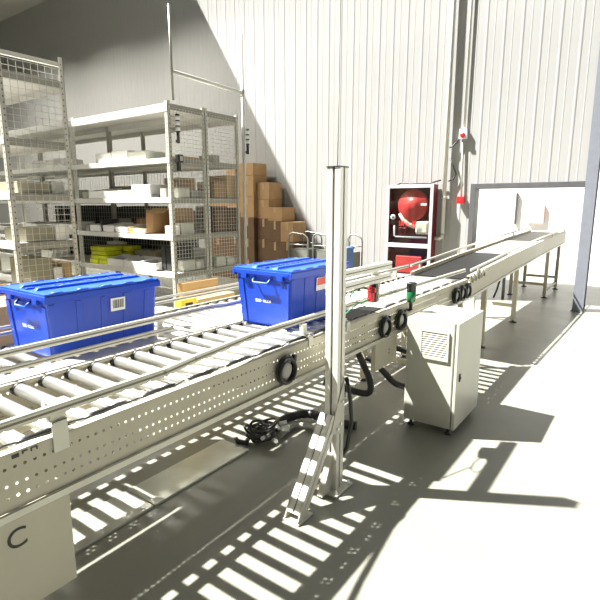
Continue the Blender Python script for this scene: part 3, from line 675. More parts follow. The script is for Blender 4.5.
# ------------------------------------------------------------------ racks
SH = (0.25, 0.71, 1.15, 1.58, 2.02, 2.60)
def wire_mesh(parent, axis, c, a0, a1, z0, z1, pitch=0.05, r=0.0016):
    mb = MB(); n = int((a1 - a0) / pitch); k2 = int((z1 - z0) / pitch)
    for i in range(n + 1):
        a = a0 + (a1 - a0) * i / n
        if axis == 'X': mb.box(c - r, c + r, a - r, a + r, z0, z1)
        else: mb.box(a - r, a + r, c - r, c + r, z0, z1)
    for i in range(k2 + 1):
        z = z0 + (z1 - z0) * i / k2
        if axis == 'X': mb.box(c - r, c + r, a0, a1, z - r, z + r)
        else: mb.box(a0, a1, c - r, c + r, z - r, z + r)
    return mb.build('wire_mesh', MESHW, parent, kind='stuff')
def rack(label, xs, y0, y1, shelves, ztop, mesh_back=False, beam_h=0.055, side_m=RACKG):
    """bolted long-span rack: xs are the upright positions from the right end leftwards"""
    root = thing('shelving_rack', label, 'rack', ((xs[0] + xs[-1]) / 2, (y0 + y1) / 2, 0))
    U = 0.055
    for i, x in enumerate(xs):
        for yy, s in ((y0, 1), (y1, -1)):
            sx = -1 if i == 0 else 1
            up = MB().box(x if i == 0 else x - 0.04, x + sx * U, yy, yy + s * 0.004, 0, ztop).box(x, x + sx * 0.004, yy, yy + s * 0.038, 0, ztop).build('upright', RACK, root)
            if i < 2:
                sl = MB()
                for k in range(int(ztop / 0.05)):
                    z = 0.03 + k * 0.05
                    sl.box(x - sx * 0.0006, x, yy + s * 0.018, yy + s * 0.030, z, z + 0.014)
                    if s > 0: sl.box(x + sx * 0.019, x + sx * 0.031, yy - 0.0006, yy, z, z + 0.014)
                sl.build('slot_holes', ALUD, up, kind='stuff')
    for b in range(len(xs) - 1):
        xr, xl = xs[b] - 0.006, xs[b + 1] + 0.006
        for zi, z in enumerate(shelves):
            h = 0.085 if z > 2.4 else beam_h
            s_ = MB().box(xl, xr, y0 + 0.006, y1 - 0.006, z - 0.022, z).build('shelf', RACKW, root)
            MB().box(xl, xr, y0 - 0.004, y0 + 0.008, z - h, z + 0.004).build('front_beam', RACKW, s_, 0.002)
            MB().box(xl, xr, y1 - 0.008, y1 + 0.004, z - h, z + 0.004).build('rear_beam', RACKW, s_, 0.002)
            if b == 0: MB().box(xr - 0.012, xr, y0 + 0.01, y1 - 0.01, z - 0.062, z + 0.002).build('side_beam', side_m, s_, 0.002)
    return root
BX = [-4.53, -6.47, -8.41, -10.35]
rB = rack('light front rack of the two standing back to back, stacked with white cartons', BX, 3.80, 4.35, SH, 2.63)
wire_mesh(rB, 'X', -4.526, 3.83, 4.33, 0.3, 2.56, 0.045)
wire_mesh(rB, 'Y', 4.352, -8.4, -4.55, 0.3, 2.0, 0.06)
rC = rack('light rear rack of the two standing back to back, holding brown cartons', BX, 4.358, 4.93, SH, 2.63)
wire_mesh(rC, 'X', -4.526, 4.43, 4.90, 0.3, 2.56, 0.045)
AX = [-4.53, -6.47]
rA = rack('rack with a wire mesh end panel at the left edge', AX, 2.06, 2.63, (0.25, 0.71, 1.17, 1.60, 2.06, 2.60), 2.80, side_m=RACKG)
wire_mesh(rA, 'X', -4.526, 2.09, 2.58, 0.3, 2.75, 0.055)
MB().beam((-4.535, 2.60, 2.73), (-4.535, 2.06, 2.73), 0.03, 0.03).build('top_tie', RACK, rA)

# pipe frame above the rack end with stack lamps
pf = thing('pipe_frame', 'grey pipe frame rising above the rack end', 'pipe frame', (-4.50, 4.45, 0))
MB().tube([(-4.50, 4.995, 0), (-4.50, 4.995, 3.6)], 0.019, 10).build('upright_pipe', PIPEM, pf)
MB().tube([(-4.50, 3.86, 2.63), (-4.50, 3.86, 3.6)], 0.014, 10).build('upright_pipe', STEEL, pf)
MB().tube([(-4.50, 3.86, 2.93), (-4.50, 4.995, 2.90)], 0.022, 10).build('cross_pipe', PIPEM, pf)
MB().lathe([(0.028, -0.04), (0.028, 0.04)], (-4.50, 4.995, 2.90), 'Z', 12).build('clamp', STEEL, pf)
def stack_lamp(x, y, z, label):
    r = thing('stack_lamp', label, 'signal light', (x, y, z - 0.12))
    MB().box(x - 0.012, x + 0.012, y - 0.012, y + 0.012, z - 0.12, z).box(x - 0.03, x + 0.0, y - 0.012, y + 0.012, z - 0.11, z - 0.08).build('bracket', BLACKP, r)
    for k in range(3):
        MB().lathe([(0.024, 0), (0.024, 0.012)], (x, y, z + k * 0.058), 'Z', 14).build('divider', BLACKP, r)
        MB().lathe([(0.025, 0), (0.025, 0.044)], (x, y, z + 0.011 + k * 0.058), 'Z', 14).build('lens', WHITE, r)
    MB().lathe([(0.025, 0), (0.025, 0.012), (0.015, 0.020)], (x, y, z + 0.175), 'Z', 14).build('cap', BLACKP, r)
stack_lamp(-4.49, 3.90, 2.30, 'white stack lamp on the front post of the rack end')
stack_lamp(-4.46, 5.03, 2.27, 'white stack lamp on the rear pipe of the rack end')
hz = thing('alarm_box', 'small black alarm box below the front stack lamp', 'alarm', (-4.49, 3.90, 1.90))
MB().box(-4.525, -4.46, 3.87, 3.94, 1.97, 2.06).build('housing', BLACKP, hz, 0.006)
MB().box(-4.46, -4.455, 3.885, 3.925, 1.99, 2.04).build('face', GREYC, hz)
MB().box(-4.525, -4.49, 3.89, 3.92, 1.88, 1.97).build('bracket', BLACKP, hz)

# ------------------------------------------------------------------ cartons and bins
def carton(label, x0, x1, y0, y1, z0, h, m, kind='closed', group=None, cat='box'):
    x0, x1 = min(x0, x1), max(x0, x1)
    nm = {'closed': 'carton', 'open': 'open_carton', 'bin': 'storage_bin', 'bag': 'wrapped_bundle', 'sheet': 'paper_stack'}[kind]
    root = thing(nm, label, cat, ((x0 + x1) / 2, (y0 + y1) / 2, z0), group)
    if kind == 'closed':
        MB().box(x0, x1, y0, y1, z0, z0 + h).build('body', m, root, min(0.004, h * 0.05))
        t = TAPE if m in (CARD, CARDL, CARDD) else m
        MB().box((x0 + x1) / 2 - 0.025, (x0 + x1) / 2 + 0.025, y0 - 0.0008, y1 + 0.0008, z0 + h * 0.6, z0 + h + 0.0008).build('tape', t, root)
    elif kind in ('open', 'bin'):
        t = 0.006
        MB().box(x0, x1, y0, y1, z0, z0 + t).build('base', m, root)
        fh = h * (0.72 if kind == 'bin' else 1.0)
        if kind == 'bin':
            MB().prism([(x0, z0), (x1, z0), (x1, z0 + fh), (x0, z0 + fh)], y0, y0 + t, 'XZ').build('front', m, root)
        else: MB().box(x0, x1, y0, y0 + t, z0, z0 + h).build('front', m, root)
        MB().box(x0, x1, y1 - t, y1, z0, z0 + h).build('back', m, root)
        for xa, xb in ((x0, x0 + t), (x1 - t, x1)):
            MB().prism([(y0 + t, z0), (y1 - t, z0), (y1 - t, z0 + h), (y0 + t, z0 + fh)], xa, xb, 'YZ').build('side', m, root)
        if kind == 'open':
            for s in (-1, 1):
                xa = x0 if s < 0 else x1
                MB().beam((xa + s * 0.006, (y0 + y1) / 2, z0 + h + 0.003), (xa + s * 0.11, (y0 + y1) / 2, z0 + h - 0.04), y1 - y0, 0.004, up=(0, 1, 0) if False else (0, 0, 1)).build('flap', m, root)
        else:
            MB().box(x0 + 0.02, x1 - 0.02, y0 + 0.02, y1 - 0.02, z0 + t, z0 + fh * 0.8).build('contents', GREYC if m is WHITEC else OLIVE, root)
    elif kind == 'bag':
        n = max(2, int(h / 0.07)); hh = h / n
        for k in range(n):
            dx = random.uniform(-0.012, 0.012)
            MB().box(x0 + dx, x1 + dx, y0 + random.uniform(0, 0.02), y1, z0 + k * hh, z0 + (k + 1) * hh - 0.004).build('packet', m, root, 0.012)
    elif kind == 'sheet':
        MB().beam(((x0 + x1) / 2, y0, z0 + h / 2), ((x0 + x1) / 2, y1, z0 + h / 2), x1 - x0, h).build('pages', m, root, 0.002)
        MB().box(x0 + 0.01, x1 - 0.02, y0 - 0.01, y1 - 0.03, z0 + h, z0 + h + 0.012).build('top_sheet', m, root)
    return root
def pB(px, Y=3.84): return aty(px, 200, Y).x
GRP = None
S4, S3, S2, S1 = 2.025, 1.585, 1.155, 0.715
front_items = [
 # px0, px1, shelf z, height, y0, depth, material, kind, label
 (99, 113.5, S4, 0.14, 3.95, 0.30, WHITEC, 'closed', 'white carton left of three on the shelf below the rack top'),
 (114.5, 130, S4, 0.15, 3.95, 0.30, WHITEC, 'closed', 'white carton middle of three on the shelf below the rack top'),
 (131, 148, S4, 0.125, 3.95, 0.30, PALEC, 'closed', 'pale carton right of three on the shelf below the rack top'),
 (83, 88, S3, 0.12, 3.86, 0.28, PALEC, 'bin', 'pale narrow bin beside the second upright on the middle shelf'),
 (89, 103, S3, 0.135, 3.84, 0.30, WHITEC, 'bin', 'white bin left of the pale yellow carton, farther one'),
 (103.5, 117.5, S3, 0.125, 3.84, 0.30, WHITEC, 'bin', 'white bin touching the left of the pale yellow carton'),
 (118.5, 131, S3, 0.095, 3.84, 0.26, YELP, 'closed', 'pale yellow carton on the middle shelf'),
 (110, 130, S3, 0.165, 4.17, 0.15, OLIVE, 'closed', 'olive carton standing behind the pale yellow carton'),
 (132, 150.5, S3, 0.155, 3.84, 0.30, WHITEC, 'closed', 'large white carton right of the pale yellow carton'),
 (152, 158.5, S3, 0.045, 3.84, 0.20, DARKC, 'bin', 'low black tray right of the large white carton'),
 (160.5, 166, S3, 0.105, 3.86, 0.28, GREYC, 'closed', 'grey carton beside the corner upright on the middle shelf'),
 (83.5, 87, S2, 0.10, 3.84, 0.25, GREYC, 'bin', 'narrow grey bin beside the second upright below the middle shelf'),
 (88, 98, S2, 0.115, 3.82, 0.30, WHITEC, 'bin', 'white bin left of the black folder gap'),
 (101, 112, S2, 0.115, 3.82, 0.30, WHITEC, 'bin', 'white bin in front of the raised grey carton'),
 (98.5, 100.7, S2, 0.16, 3.84, 0.25, DARKC, 'closed', 'thin black folder between two white bins'),
 (111, 119, S2, 0.16, 4.14, 0.18, GREYC, 'closed', 'raised grey carton behind the white bins'),
 (113.5, 125, S2, 0.10, 3.82, 0.30, WHITEC, 'bin', 'white bin left of the small amber parcel'),
 (126.5, 130, S2, 0.06, 3.82, 0.15, mat('amber_parcel', (0.75, 0.42, 0.08), 0.6), 'bag', 'small amber parcel among the white bins'),
 (131, 142.5, S2, 0.085, 3.82, 0.28, mat('cream_carton', (0.78, 0.66, 0.48), 0.7), 'bin', 'cream bin left of the big brown carton'),
 (135, 145, S2, 0.17, 4.14, 0.18, CARD, 'closed', 'brown carton behind the cream bin'),
 (163.5, 171.5, S2, 0.105, 3.815, 0.10, WHITEC, 'closed', 'small white carton at the corner upright before the big brown carton'),
 (84.5, 93, S1, 0.115, 3.83, 0.28, YELLOW, 'bag', 'yellow-green bundle nearest the second upright'),
 (93.5, 102, S1, 0.115, 3.83, 0.28, YELLOW, 'bag', 'yellow-green bundle left of the white bins'),
 (86, 101, S1 + 0.116, 0.12, 3.84, 0.27, YELLOW, 'bag', 'yellow-green bundle stacked on top of two others'),
 (104, 126, S1, 0.235, 4.13, 0.20, YELLOW, 'bag', 'tall pile of yellow-green packets behind the white bins'),
 (104, 113, S1 + 0.238, 0.03, 4.13, 0.18, WHITEC, 'sheet', 'white sheets lying on the tall yellow-green pile'),
 (103, 118.5, S1, 0.13, 3.81, 0.26, WHITEC, 'bin', 'white bin in front of the yellow-green pile'),
 (120, 134, S1, 0.125, 3.81, 0.30, WHITEC, 'bin', 'white bin second from the yellow bundles on the low shelf'),
 (135, 152, S1, 0.125, 3.81, 0.30, WHITEC, 'bin', 'wide white bin third from the yellow bundles on the low shelf'),
 (131, 152, S1, 0.19, 4.15, 0.18, OLIVE, 'closed', 'olive carton behind the wide white bin'),
 (158.5, 162.5, S1, 0.29, 3.90, 0.35, DARKC, 'closed', 'tall charcoal carton right of the wide white bin'),
 (163.5, 168, S1, 0.27, 3.90, 0.35, DARKC, 'closed', 'tall charcoal carton beside the corner upright'),
 (28, 38, S4, 0.12, 3.95, 0.3, WHITEC, 'closed', 'white carton first of four behind the mesh panel'),
 (38.5, 47.5, S4, 0.125, 3.95, 0.3, WHITEC, 'closed', 'white carton second of four behind the mesh panel'),
 (48, 57, S4, 0.12, 3.95, 0.3, WHITEC, 'closed', 'white carton third of four behind the mesh panel'),
 (57.5, 67, S4, 0.13, 3.95, 0.3, WHITEC, 'closed', 'white carton fourth of four behind the mesh panel'),
 (30, 48, S3, 0.12, 3.9, 0.3, PALEC, 'closed', 'pale carton seen through the mesh on the middle shelf'),
 (52, 70, S3, 0.13, 3.9, 0.3, PALEC, 'closed', 'second pale carton seen through the mesh on the middle shelf'),
 (20, 34, S2, 0.09, 3.83, 0.3, WHITEC, 'bin', 'white bin low behind the mesh, left one'),
 (36, 52, S2, 0.085, 3.83, 0.3, WHITEC, 'bin', 'white bin low behind the mesh, middle one'),
 (54, 73, S2, 0.11, 3.83, 0.3, WHITEC, 'bin', 'white bin low behind the mesh, right one'),
 (36, 46, S1, 0.16, 3.83, 0.3, WHITEC, 'bin', 'white bin on the low shelf behind the mesh'),
]
for (a, b, z, h, y0, d, m, k, lb) in front_items: carton(lb, pB(a, y0), pB(b, y0), y0, y0 + d, z, h, m, k)
# big open brown carton lying on its side, mouth to the camera
bx0, bx1 = pB(147, 3.86), pB(164, 3.86)
bo = thing('open_carton', 'big brown carton lying open towards the aisle below the middle shelf', 'box', ((bx0 + bx1) / 2, 4.05, S2))
t = 0.006
for nm, q in (('base', (bx0, bx1, 3.94, 4.30, S2, S2 + t)), ('back', (bx0, bx1, 4.294, 4.30, S2 + t, S2 + 0.30)), ('top', (bx0, bx1, 3.94, 4.30, S2 + 0.30, S2 + 0.306)), ('side', (bx0, bx0 + t, 3.94, 4.294, S2 + t, S2 + 0.30)), ('side', (bx1 - t, bx1, 3.94, 4.294, S2 + t, S2 + 0.30))):
    MB().box(*q).build(nm, CARD, bo)
MB().beam((bx0 + 0.003, 3.938, S2 + 0.15), (bx0 - 0.02, 3.85, S2 + 0.15), 0.004, 0.28).build('flap', CARD, bo)
MB().hexa([(bx0 + 0.02, 3.85, S2 + 0.25), (bx1 - 0.02, 3.85, S2 + 0.25), (bx1, 3.938, S2 + 0.302), (bx0, 3.938, S2 + 0.302), (bx0 + 0.02, 3.85, S2 + 0.254), (bx1 - 0.02, 3.85, S2 + 0.254), (bx1, 3.938, S2 + 0.306), (bx0, 3.938, S2 + 0.306)]).build('flap', CARDL, bo)
# stock seen through the side mesh of the rack end
def side_item(p0, p1, X, z, h, dx, m, kind, lb):
    ya, yb = atx(p0, 200, X).y, atx(p1, 200, X).y
    carton(lb, X - dx, X, ya, yb, z, h, m, kind)
for it in [
 (178.5, 190, -4.58, S3, 0.11, 0.12, PALEC, 'closed', 'pale carton at the rack end, mesh side, middle shelf'),
 (192, 205, -4.62, S3, 0.09, 0.12, GREYC, 'closed', 'grey carton at the rack end, mesh side, middle shelf'),
 (180, 196, -5.20, S3, 0.27, 0.30, CARDL, 'closed', 'tan carton deep on the middle shelf at the rack end'),
 (180, 193, -4.60, S2, 0.13, 0.11, PALEC, 'closed', 'pale carton at the rack end, shelf below the middle'),
 (181, 203, -5.15, S2, 0.27, 0.30, CARD, 'closed', 'wide brown carton deep at the rack end below the middle shelf'),
 (180.5, 193, -4.58, S1, 0.13, 0.10, PALEC, 'closed', 'pale carton low at the rack end, nearest the corner upright'),
 (194, 202, -4.60, S1, 0.10, 0.10, WHITEC, 'closed', 'small white carton low at the rack end'),
 (192, 204, -4.92, S1, 0.22, 0.30, GREYC, 'closed', 'grey carton low and deep at the rack end'),
 (182, 204, -5.15, S4, 0.10, 0.30, CARDL, 'closed', 'tan carton on the upper shelf of the rack end'),
 (215, 226, -4.58, S3, 0.20, 0.32, CARD, 'closed', 'brown carton in the rear rack end, middle shelf, nearer one'),
 (227, 237, -4.60, S3, 0.29, 0.32, CARDL, 'closed', 'tan tall carton in the rear rack end, middle shelf'),
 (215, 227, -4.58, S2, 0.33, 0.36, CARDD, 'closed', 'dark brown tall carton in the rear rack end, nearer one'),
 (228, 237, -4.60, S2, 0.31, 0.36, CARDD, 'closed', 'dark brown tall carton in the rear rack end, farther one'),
 (214.5, 224, -4.58, S1, 0.13, 0.3, PALEC, 'closed', 'pale carton low in the rear rack end'),
 (226, 236, -4.58, S1, 0.10, 0.3, PALEC, 'closed', 'pale carton low in the rear rack end, farther one'),
 (214, 221, -4.62, S4, 0.09, 0.25, GREYC, 'closed', 'small grey carton on the upper shelf of the rear rack end'),
]: side_item(*it)
# dark bins added in a row to stand for shade behind the front rack
k = 0
wheres = ('tallest', 'middle', 'lowest')
for zi, (z, hh) in enumerate(((S3, 0.12), (S2, 0.34), (S1, 0.36))):
    for j in range(5):
        xa = -5.25 - j * 0.62
        if (z == S3 and j in (0, 2)) or (z == S2 and j == 0): continue
        carton('dark bin added as shade in the rear rack, %s row, %s from the rack end' % (('middle shelf', 'lower shelf', 'bottom visible shelf')[zi], ('first', 'second', 'third', 'fourth', 'fifth')[j]), xa - 0.56, xa, 4.46, 4.85, z, hh - 0.01 * (j % 3), DARKC, 'closed', 'dark bins added as rear rack shade')
# stock on the left rack, seen through its mesh end
for it in [
 (19, 50, -4.60, 1.605, 0.10, 0.40, OLIVE, 'closed', 'olive carton behind the mesh end on the upper middle shelf'),
 (53, 66, -4.62, 1.605, 0.11, 0.35, PALEC, 'closed', 'pale carton behind the mesh end beside the olive carton'),
 (22, 50, -4.60, 1.175, 0.12, 0.40, OLIVE, 'closed', 'olive carton behind the mesh end on the lower middle shelf'),
 (53, 66.5, -4.58, 1.175, 0.14, 0.35, WHITEC, 'closed', 'white carton behind the mesh end on the lower middle shelf'),
 (24, 46, -4.60, 0.715, 0.30, 0.40, OLIVE, 'closed', 'tall olive carton low behind the mesh end'),
 (47, 56, -4.62, 0.715, 0.20, 0.35, WHITEC, 'closed', 'small white carton low behind the mesh end'),
 (58, 66, -4.62, 0.715, 0.24, 0.35, CARDL, 'closed', 'tan carton low behind the mesh end'),
]: side_item(*it)

# cartons beside the far lane
carton('tall tan carton standing open behind the tote nearest the left edge', -3.54, -3.06, 1.00, 1.54, 0.556, 0.42, CARDL, 'open')
carton('tan carton under the open carton at the left edge', -3.54, -3.06, 1.00, 1.54, 0.0, 0.55, CARDL, 'closed')
carton('flattened tan carton standing upright behind the far lane between the totes', -3.37, -3.30, 2.84, 3.27, 0.0, 0.83, CARDL, 'closed')
p_ = atx(189, 299, -3.10)
yl = thing('carton', 'yellow carton standing behind the far rail between the totes', 'box', (-3.13, p_.y, 0))
MB().box(-3.18, -3.10, p_.y - 0.085, p_.y + 0.085, 0, p_.z).build('body', mat('bright_yellow_carton', (0.80, 0.60, 0.05), 0.6), yl, 0.003)
MB().box(-3.10, -3.099, p_.y - 0.04, p_.y + 0.04, p_.z - 0.06, p_.z - 0.03).build('print', DARKPR, yl)
carton('low tan carton right of the yellow carton behind the far rail', -3.22, -3.10, p_.y + 0.10, p_.y + 0.55, 0.0, p_.z - 0.02, CARDL, 'closed')

# pile of brown cartons by the back wall
rows = ('bottom', 'second', 'third', 'fourth', 'fifth', 'top')
cols = [  # px left, px right, y front, layer heights, materials (dark ones carry the shade low down)
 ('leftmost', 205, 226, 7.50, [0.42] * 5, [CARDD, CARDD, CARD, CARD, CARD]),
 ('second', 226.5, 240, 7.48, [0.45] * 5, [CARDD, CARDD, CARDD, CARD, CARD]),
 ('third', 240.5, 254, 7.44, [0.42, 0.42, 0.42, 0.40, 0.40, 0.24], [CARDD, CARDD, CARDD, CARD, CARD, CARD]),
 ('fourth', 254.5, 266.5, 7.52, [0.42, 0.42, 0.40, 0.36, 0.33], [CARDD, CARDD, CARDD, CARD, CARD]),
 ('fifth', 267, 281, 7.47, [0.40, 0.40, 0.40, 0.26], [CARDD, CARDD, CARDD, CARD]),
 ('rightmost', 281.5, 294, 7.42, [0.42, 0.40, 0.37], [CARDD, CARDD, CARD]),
]
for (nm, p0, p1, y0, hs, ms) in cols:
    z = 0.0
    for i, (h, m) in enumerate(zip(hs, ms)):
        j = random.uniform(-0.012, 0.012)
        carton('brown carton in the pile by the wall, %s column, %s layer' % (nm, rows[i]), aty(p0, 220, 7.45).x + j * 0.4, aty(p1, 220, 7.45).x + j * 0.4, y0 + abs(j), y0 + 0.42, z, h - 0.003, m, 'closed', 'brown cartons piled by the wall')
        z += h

# trolleys by the back wall
def trolley(x, y, wd, label):
    r = thing('platform_trolley', label, 'trolley', (x, y, 0))
    MB().box(x - wd / 2, x + wd / 2, y - 0.25, y + 0.25, 0.16, 0.19).build('platform', STEEL, r, 0.004)
    for s in (-1, 1):
        yy = y + s * 0.22
        MB().tube([(x - wd / 2 + 0.02, yy, 0.19), (x - wd / 2 + 0.02, yy, 0.92), (x - wd / 2 + 0.05, yy, 0.985), (x - wd / 2 + 0.12, yy, 1.01), (x + wd / 2 - 0.12, yy, 0.985), (x + wd / 2 - 0.04, yy, 0.94), (x + wd / 2 - 0.02, yy, 0.88), (x + wd / 2 - 0.02, yy, 0.19)], 0.016, 8).build('handle', STEEL, r)
        MB().tube([(x - wd / 2 + 0.02, yy, 0.80), (x + wd / 2 - 0.02, yy, 0.80)], 0.011, 8).build('rung', STEEL, r)
        for t_ in (-1, 1): MB().lathe([(0.06, -0.015), (0.07, -0.01), (0.07, 0.01), (0.06, 0.015)], (x + t_ * (wd / 2 - 0.08), yy, 0.07), 'X', 14).box(x + t_ * (wd / 2 - 0.08) - 0.02, x + t_ * (wd / 2 - 0.08) + 0.02, yy - 0.02, yy + 0.02, 0.12, 0.16).build('castor', BLACKP, r)
    MB().box(x - wd / 2 + 0.04, x + wd / 2 - 0.04, y - 0.20, y + 0.20, 0.19, 0.72).build('load_panel', mat('grey_green_panel', (0.15, 0.155, 0.13), 0.6), r, 0.004)
    return r
for p0, p1, Y, lb in ((295, 316, 7.45, 'tube handle trolley beside the pile of brown cartons'), (319, 341, 7.45, 'tube handle trolley half behind the aluminium post'), (341, 357, 7.30, 'tube handle trolley right of the aluminium post')):
    xa, xb = aty(p0, 240, Y).x, aty(p1, 240, Y).x
    trolley((xa + xb) / 2, Y, xb - xa, lb)
bb = thing('small_tote', 'small steel-blue box right of the aluminium post', 'box', (-3.80, 6.35, 0))
MB().box(-3.93, -3.66, 6.25, 6.45, 0.0, 0.86).build('body', BLUEW, bb, 0.004)
MB().box(-3.94, -3.65, 6.24, 6.46, 0.86, 0.89).build('lid', BLUEW, bb, 0.004)

# ------------------------------------------------------------------ fire hose cabinet on the wall
fx0, fx1, fy0, fy1, fz0, fz1 = -3.80, -2.985, 7.80, 7.975, 0.30, 1.825
fc = thing('fire_hose_cabinet', 'dark red fire hose cabinet with glass door on the back wall', 'fire cabinet', ((fx0 + fx1) / 2, 7.9, fz0))
t = 0.012
for nm, q in (('side', (fx0, fx0 + t, fy0, fy1, fz0, fz1)), ('side', (fx1 - t, fx1, fy0, fy1, fz0, fz1)), ('top', (fx0 + t, fx1 - t, fy0, fy1, fz1 - t, fz1)), ('base', (fx0 + t, fx1 - t, fy0, fy1, fz0, fz0 + t)), ('back', (fx0 + t, fx1 - t, fy1 - t, fy1, fz0 + t, fz1 - t)), ('divider', (fx0 + t, fx1 - t, fy0, fy1 - t, 0.83, 0.85))):
    MB().box(*q).build(nm, DRED, fc)
fw_ = 0.052
ALUF = mat('silver_door_frame', (0.52, 0.52, 0.55), 0.45, 0.1, 0.03)
dframe = MB().box(fx0, fx0 + fw_, fy0 - 0.022, fy0 - 0.001, fz0, fz1).box(fx1 - fw_, fx1, fy0 - 0.022, fy0 - 0.001, fz0, fz1).box(fx0 + fw_, fx1 - fw_, fy0 - 0.022, fy0 - 0.001, fz1 - fw_, fz1).box(fx0 + fw_, fx1 - fw_, fy0 - 0.022, fy0 - 0.001, fz0, fz0 + fw_).box(fx0 + fw_, fx1 - fw_, fy0 - 0.022, fy0 - 0.001, 0.80, 0.87).build('door_frame', ALUF, fc, 0.003)
MB().box(fx0 + fw_, fx1 - fw_, fy0 - 0.012, fy0 - 0.008, 0.87, fz1 - fw_).build('glass_pane', GLASS, dframe)
MB().box(fx0 + fw_, fx1 - fw_, fy0 - 0.012, fy0 - 0.008, fz0 + fw_, 0.80).build('glass_pane', GLASS, dframe)
MB().lathe([(0.020, -0.014), (0.044, -0.012), (0.044, 0)], (fx0 + 0.13, fy0 - 0.012, 1.30), 'Y', 16).build('door_lock', ALUF, dframe)
MB().lathe([(0.020, -0.003), (0.020, 0)], (fx0 + 0.13, fy0 - 0.026, 1.30), 'Y', 12).build('lock_hole', DARKPR, dframe)
rl = MB().lathe([(0.25, 0), (0.26, -0.02), (0.26, -0.05), (0.24, -0.065), (0.10, -0.07), (0.09, -0.085), (0.03, -0.09)], (-3.36, 7.90, 1.50), 'Y', 32).build('hose_reel', mat('reel_red', (0.62, 0.06, 0.06), 0.4), fc)
MB().box(-3.20, -3.10, 7.805, 7.812, 1.49, 1.53).build('reel_sticker', WHITE, rl)
MB().tube([(-3.58, 7.86, 1.36), (-3.52, 7.86, 1.26), (-3.42, 7.86, 1.18), (-3.30, 7.87, 1.14)], 0.035, 10).build('hose', mat('white_hose', (0.72, 0.70, 0.62), 0.7), fc)
MB().box(-3.30, -3.06, 7.83, 7.95, 1.02, 1.24).build('hose_roll', mat('white_hose', (0.72, 0.70, 0.62), 0.7), fc, 0.04)
MB().box(-3.62, -3.46, 7.86, 7.95, 1.00, 1.13).build('valve', DRED, fc, 0.02)
MB().tube([(-3.66, 7.825, 1.16), (-3.66, 7.825, 0.985), (-3.62, 7.825, 0.97), (-3.08, 7.825, 0.97)], 0.016, 8).build('nozzle_pipe', ALUF, fc)
MB().box(-3.62, -3.15, 7.82, 7.93, 0.36, 0.66).build('extinguisher_box', mat('reel_red', (0.62, 0.06, 0.06), 0.4), fc, 0.02)
# three red characters lettered on the glass, drawn stroke by stroke (unit cell 1 x 1)
GL = {'a': [(.05, .9, .2, .78), (.02, .6, .18, .5), (.02, .08, .22, .32), (.62, 1, .62, .72), (.38, .95, .5, .74), (.88, .95, .76, .74), (.4, .68, .4, .05), (.88, .68, .88, .05), (.4, .68, .88, .68), (.4, .48, .88, .48), (.4, .28, .88, .28)],
      'b': [(.5, .95, .5, .55), (.5, .55, .12, .05), (.5, .55, .9, .05), (.2, .75, .28, .5), (.85, .78, .7, .52)],
      'c': [(.22, 1, .22, .02), (.04, .7, .4, .7), (.22, .62, .05, .3), (.22, .62, .38, .42), (.68, .98, .42, .68), (.68, .98, .98, .68), (.5, .6, .9, .6), (.7, .6, .7, .06), (.52, .35, .88, .35), (.44, .06, .98, .06)]}
RL = mat('red_lettering', (0.85, 0.03, 0.03), 0.5)
for k, g in enumerate('abc'):
    mb = MB(); cw = 0.095; ox = -3.56 + k * 0.110
    for (xa, za, xb, zb) in GL[g]:
        mb.beam((ox + xa * cw, fy0 - 0.0135, 1.15 + za * cw), (ox + xb * cw, fy0 - 0.0135, 1.15 + zb * cw), 0.011, 0.0015, up=(0, 1, 0))
    mb.build('red_lettering', RL, dframe)

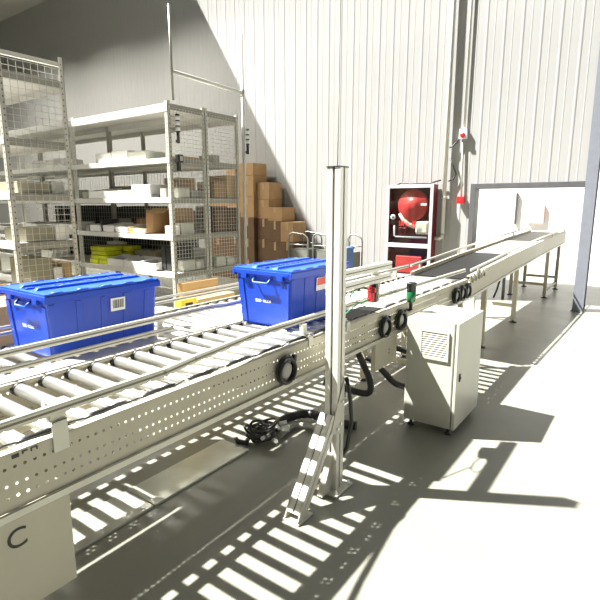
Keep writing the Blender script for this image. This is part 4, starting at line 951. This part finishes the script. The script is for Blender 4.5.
# riser pipe, wiring and call points on the wall
rp = thing('riser_pipe', 'pale grey vertical pipe with elbow into the fire cabinet', 'pipe', (-2.88, 7.90, 0))
MB().tube([(-2.86, 7.93, 1.04), (-2.875, 7.93, 3.4), (-2.89, 7.93, 7.0)], 0.032, 12).build('riser', PIPEM, rp)
MB().tube([(-2.86, 7.93, 1.05), (-2.87, 7.93, 0.99), (-2.91, 7.93, 0.965), (-2.982, 7.93, 0.965)], 0.034, 10).build('elbow', PIPEM, rp)
MB().lathe([(0.042, 0), (0.042, 0.03)], (-2.866, 7.93, 1.60), 'Z', 12).box(-2.90, -2.83, 7.93, 7.99, 1.60, 1.63).build('clamp', PIPEM, rp)
bp_ = aty(461, 200, 7.96); tp = aty(463.5, 134, 7.96)
cp = thing('call_point', 'red fire call point low on the cable conduit', 'alarm', (bp_.x, 7.95, bp_.z))
MB().box(bp_.x - 0.055, bp_.x + 0.055, 7.915, 7.978, bp_.z - 0.055, bp_.z + 0.055).build('housing', RED, cp, 0.006)
MB().box(bp_.x - 0.03, bp_.x + 0.03, 7.911, 7.916, bp_.z - 0.03, bp_.z + 0.03).build('button', mat('bright_red', (0.75, 0.02, 0.02), 0.4), cp)
cp2 = thing('sounder_box', 'white sounder box with red lens above the call point', 'alarm', (tp.x, 7.95, tp.z))
MB().box(tp.x - 0.06, tp.x + 0.06, 7.93, 7.978, tp.z - 0.075, tp.z + 0.075).build('housing', WHITE, cp2, 0.006)
MB().lathe([(0.04, 0), (0.04, -0.02), (0.02, -0.03)], (tp.x, 7.93, tp.z - 0.02), 'Y', 14).build('lens', RED, cp2)
cd = MB().tube([(bp_.x, 7.965, bp_.z + 0.055), (tp.x - 0.012, 7.965, tp.z - 0.075)], 0.014, 8).tube([(tp.x, 7.965, tp.z + 0.075), (tp.x + 0.01, 7.965, 7.0)], 0.014, 8).build('cable_conduit', PIPEM)
tag(cd, 'thin wall conduit joining the two red alarm boxes', 'conduit')
wr = MB().tube([(tp.x - 0.06, 7.95, tp.z - 0.03), (-2.70, 7.95, tp.z - 0.10), (-2.78, 7.94, tp.z - 0.18), (-2.82, 7.93, tp.z - 0.19)], 0.012, 6).build('cable', BLACKP); tag(wr, 'black cable hanging between the sounder box and the riser pipe', 'cable')
wr = MB().tube([(-2.80, 7.94, 2.22), (-2.74, 7.95, 2.08), (-2.70, 7.95, 1.98), (-2.74, 7.95, 1.90), (-2.81, 7.94, 1.87)], 0.012, 6).build('cable', BLACKP); tag(wr, 'short black cable loop right of the riser pipe', 'cable')
wr = MB().tube([(-2.93, 7.93, 1.89), (-3.10, 7.93, 1.85), (-3.45, 7.93, 1.845), (-3.60, 7.93, 1.87), (-3.68, 7.93, 1.835)], 0.012, 6).build('cable', BLACKP); tag(wr, 'black cable lying along the top of the fire cabinet', 'cable')
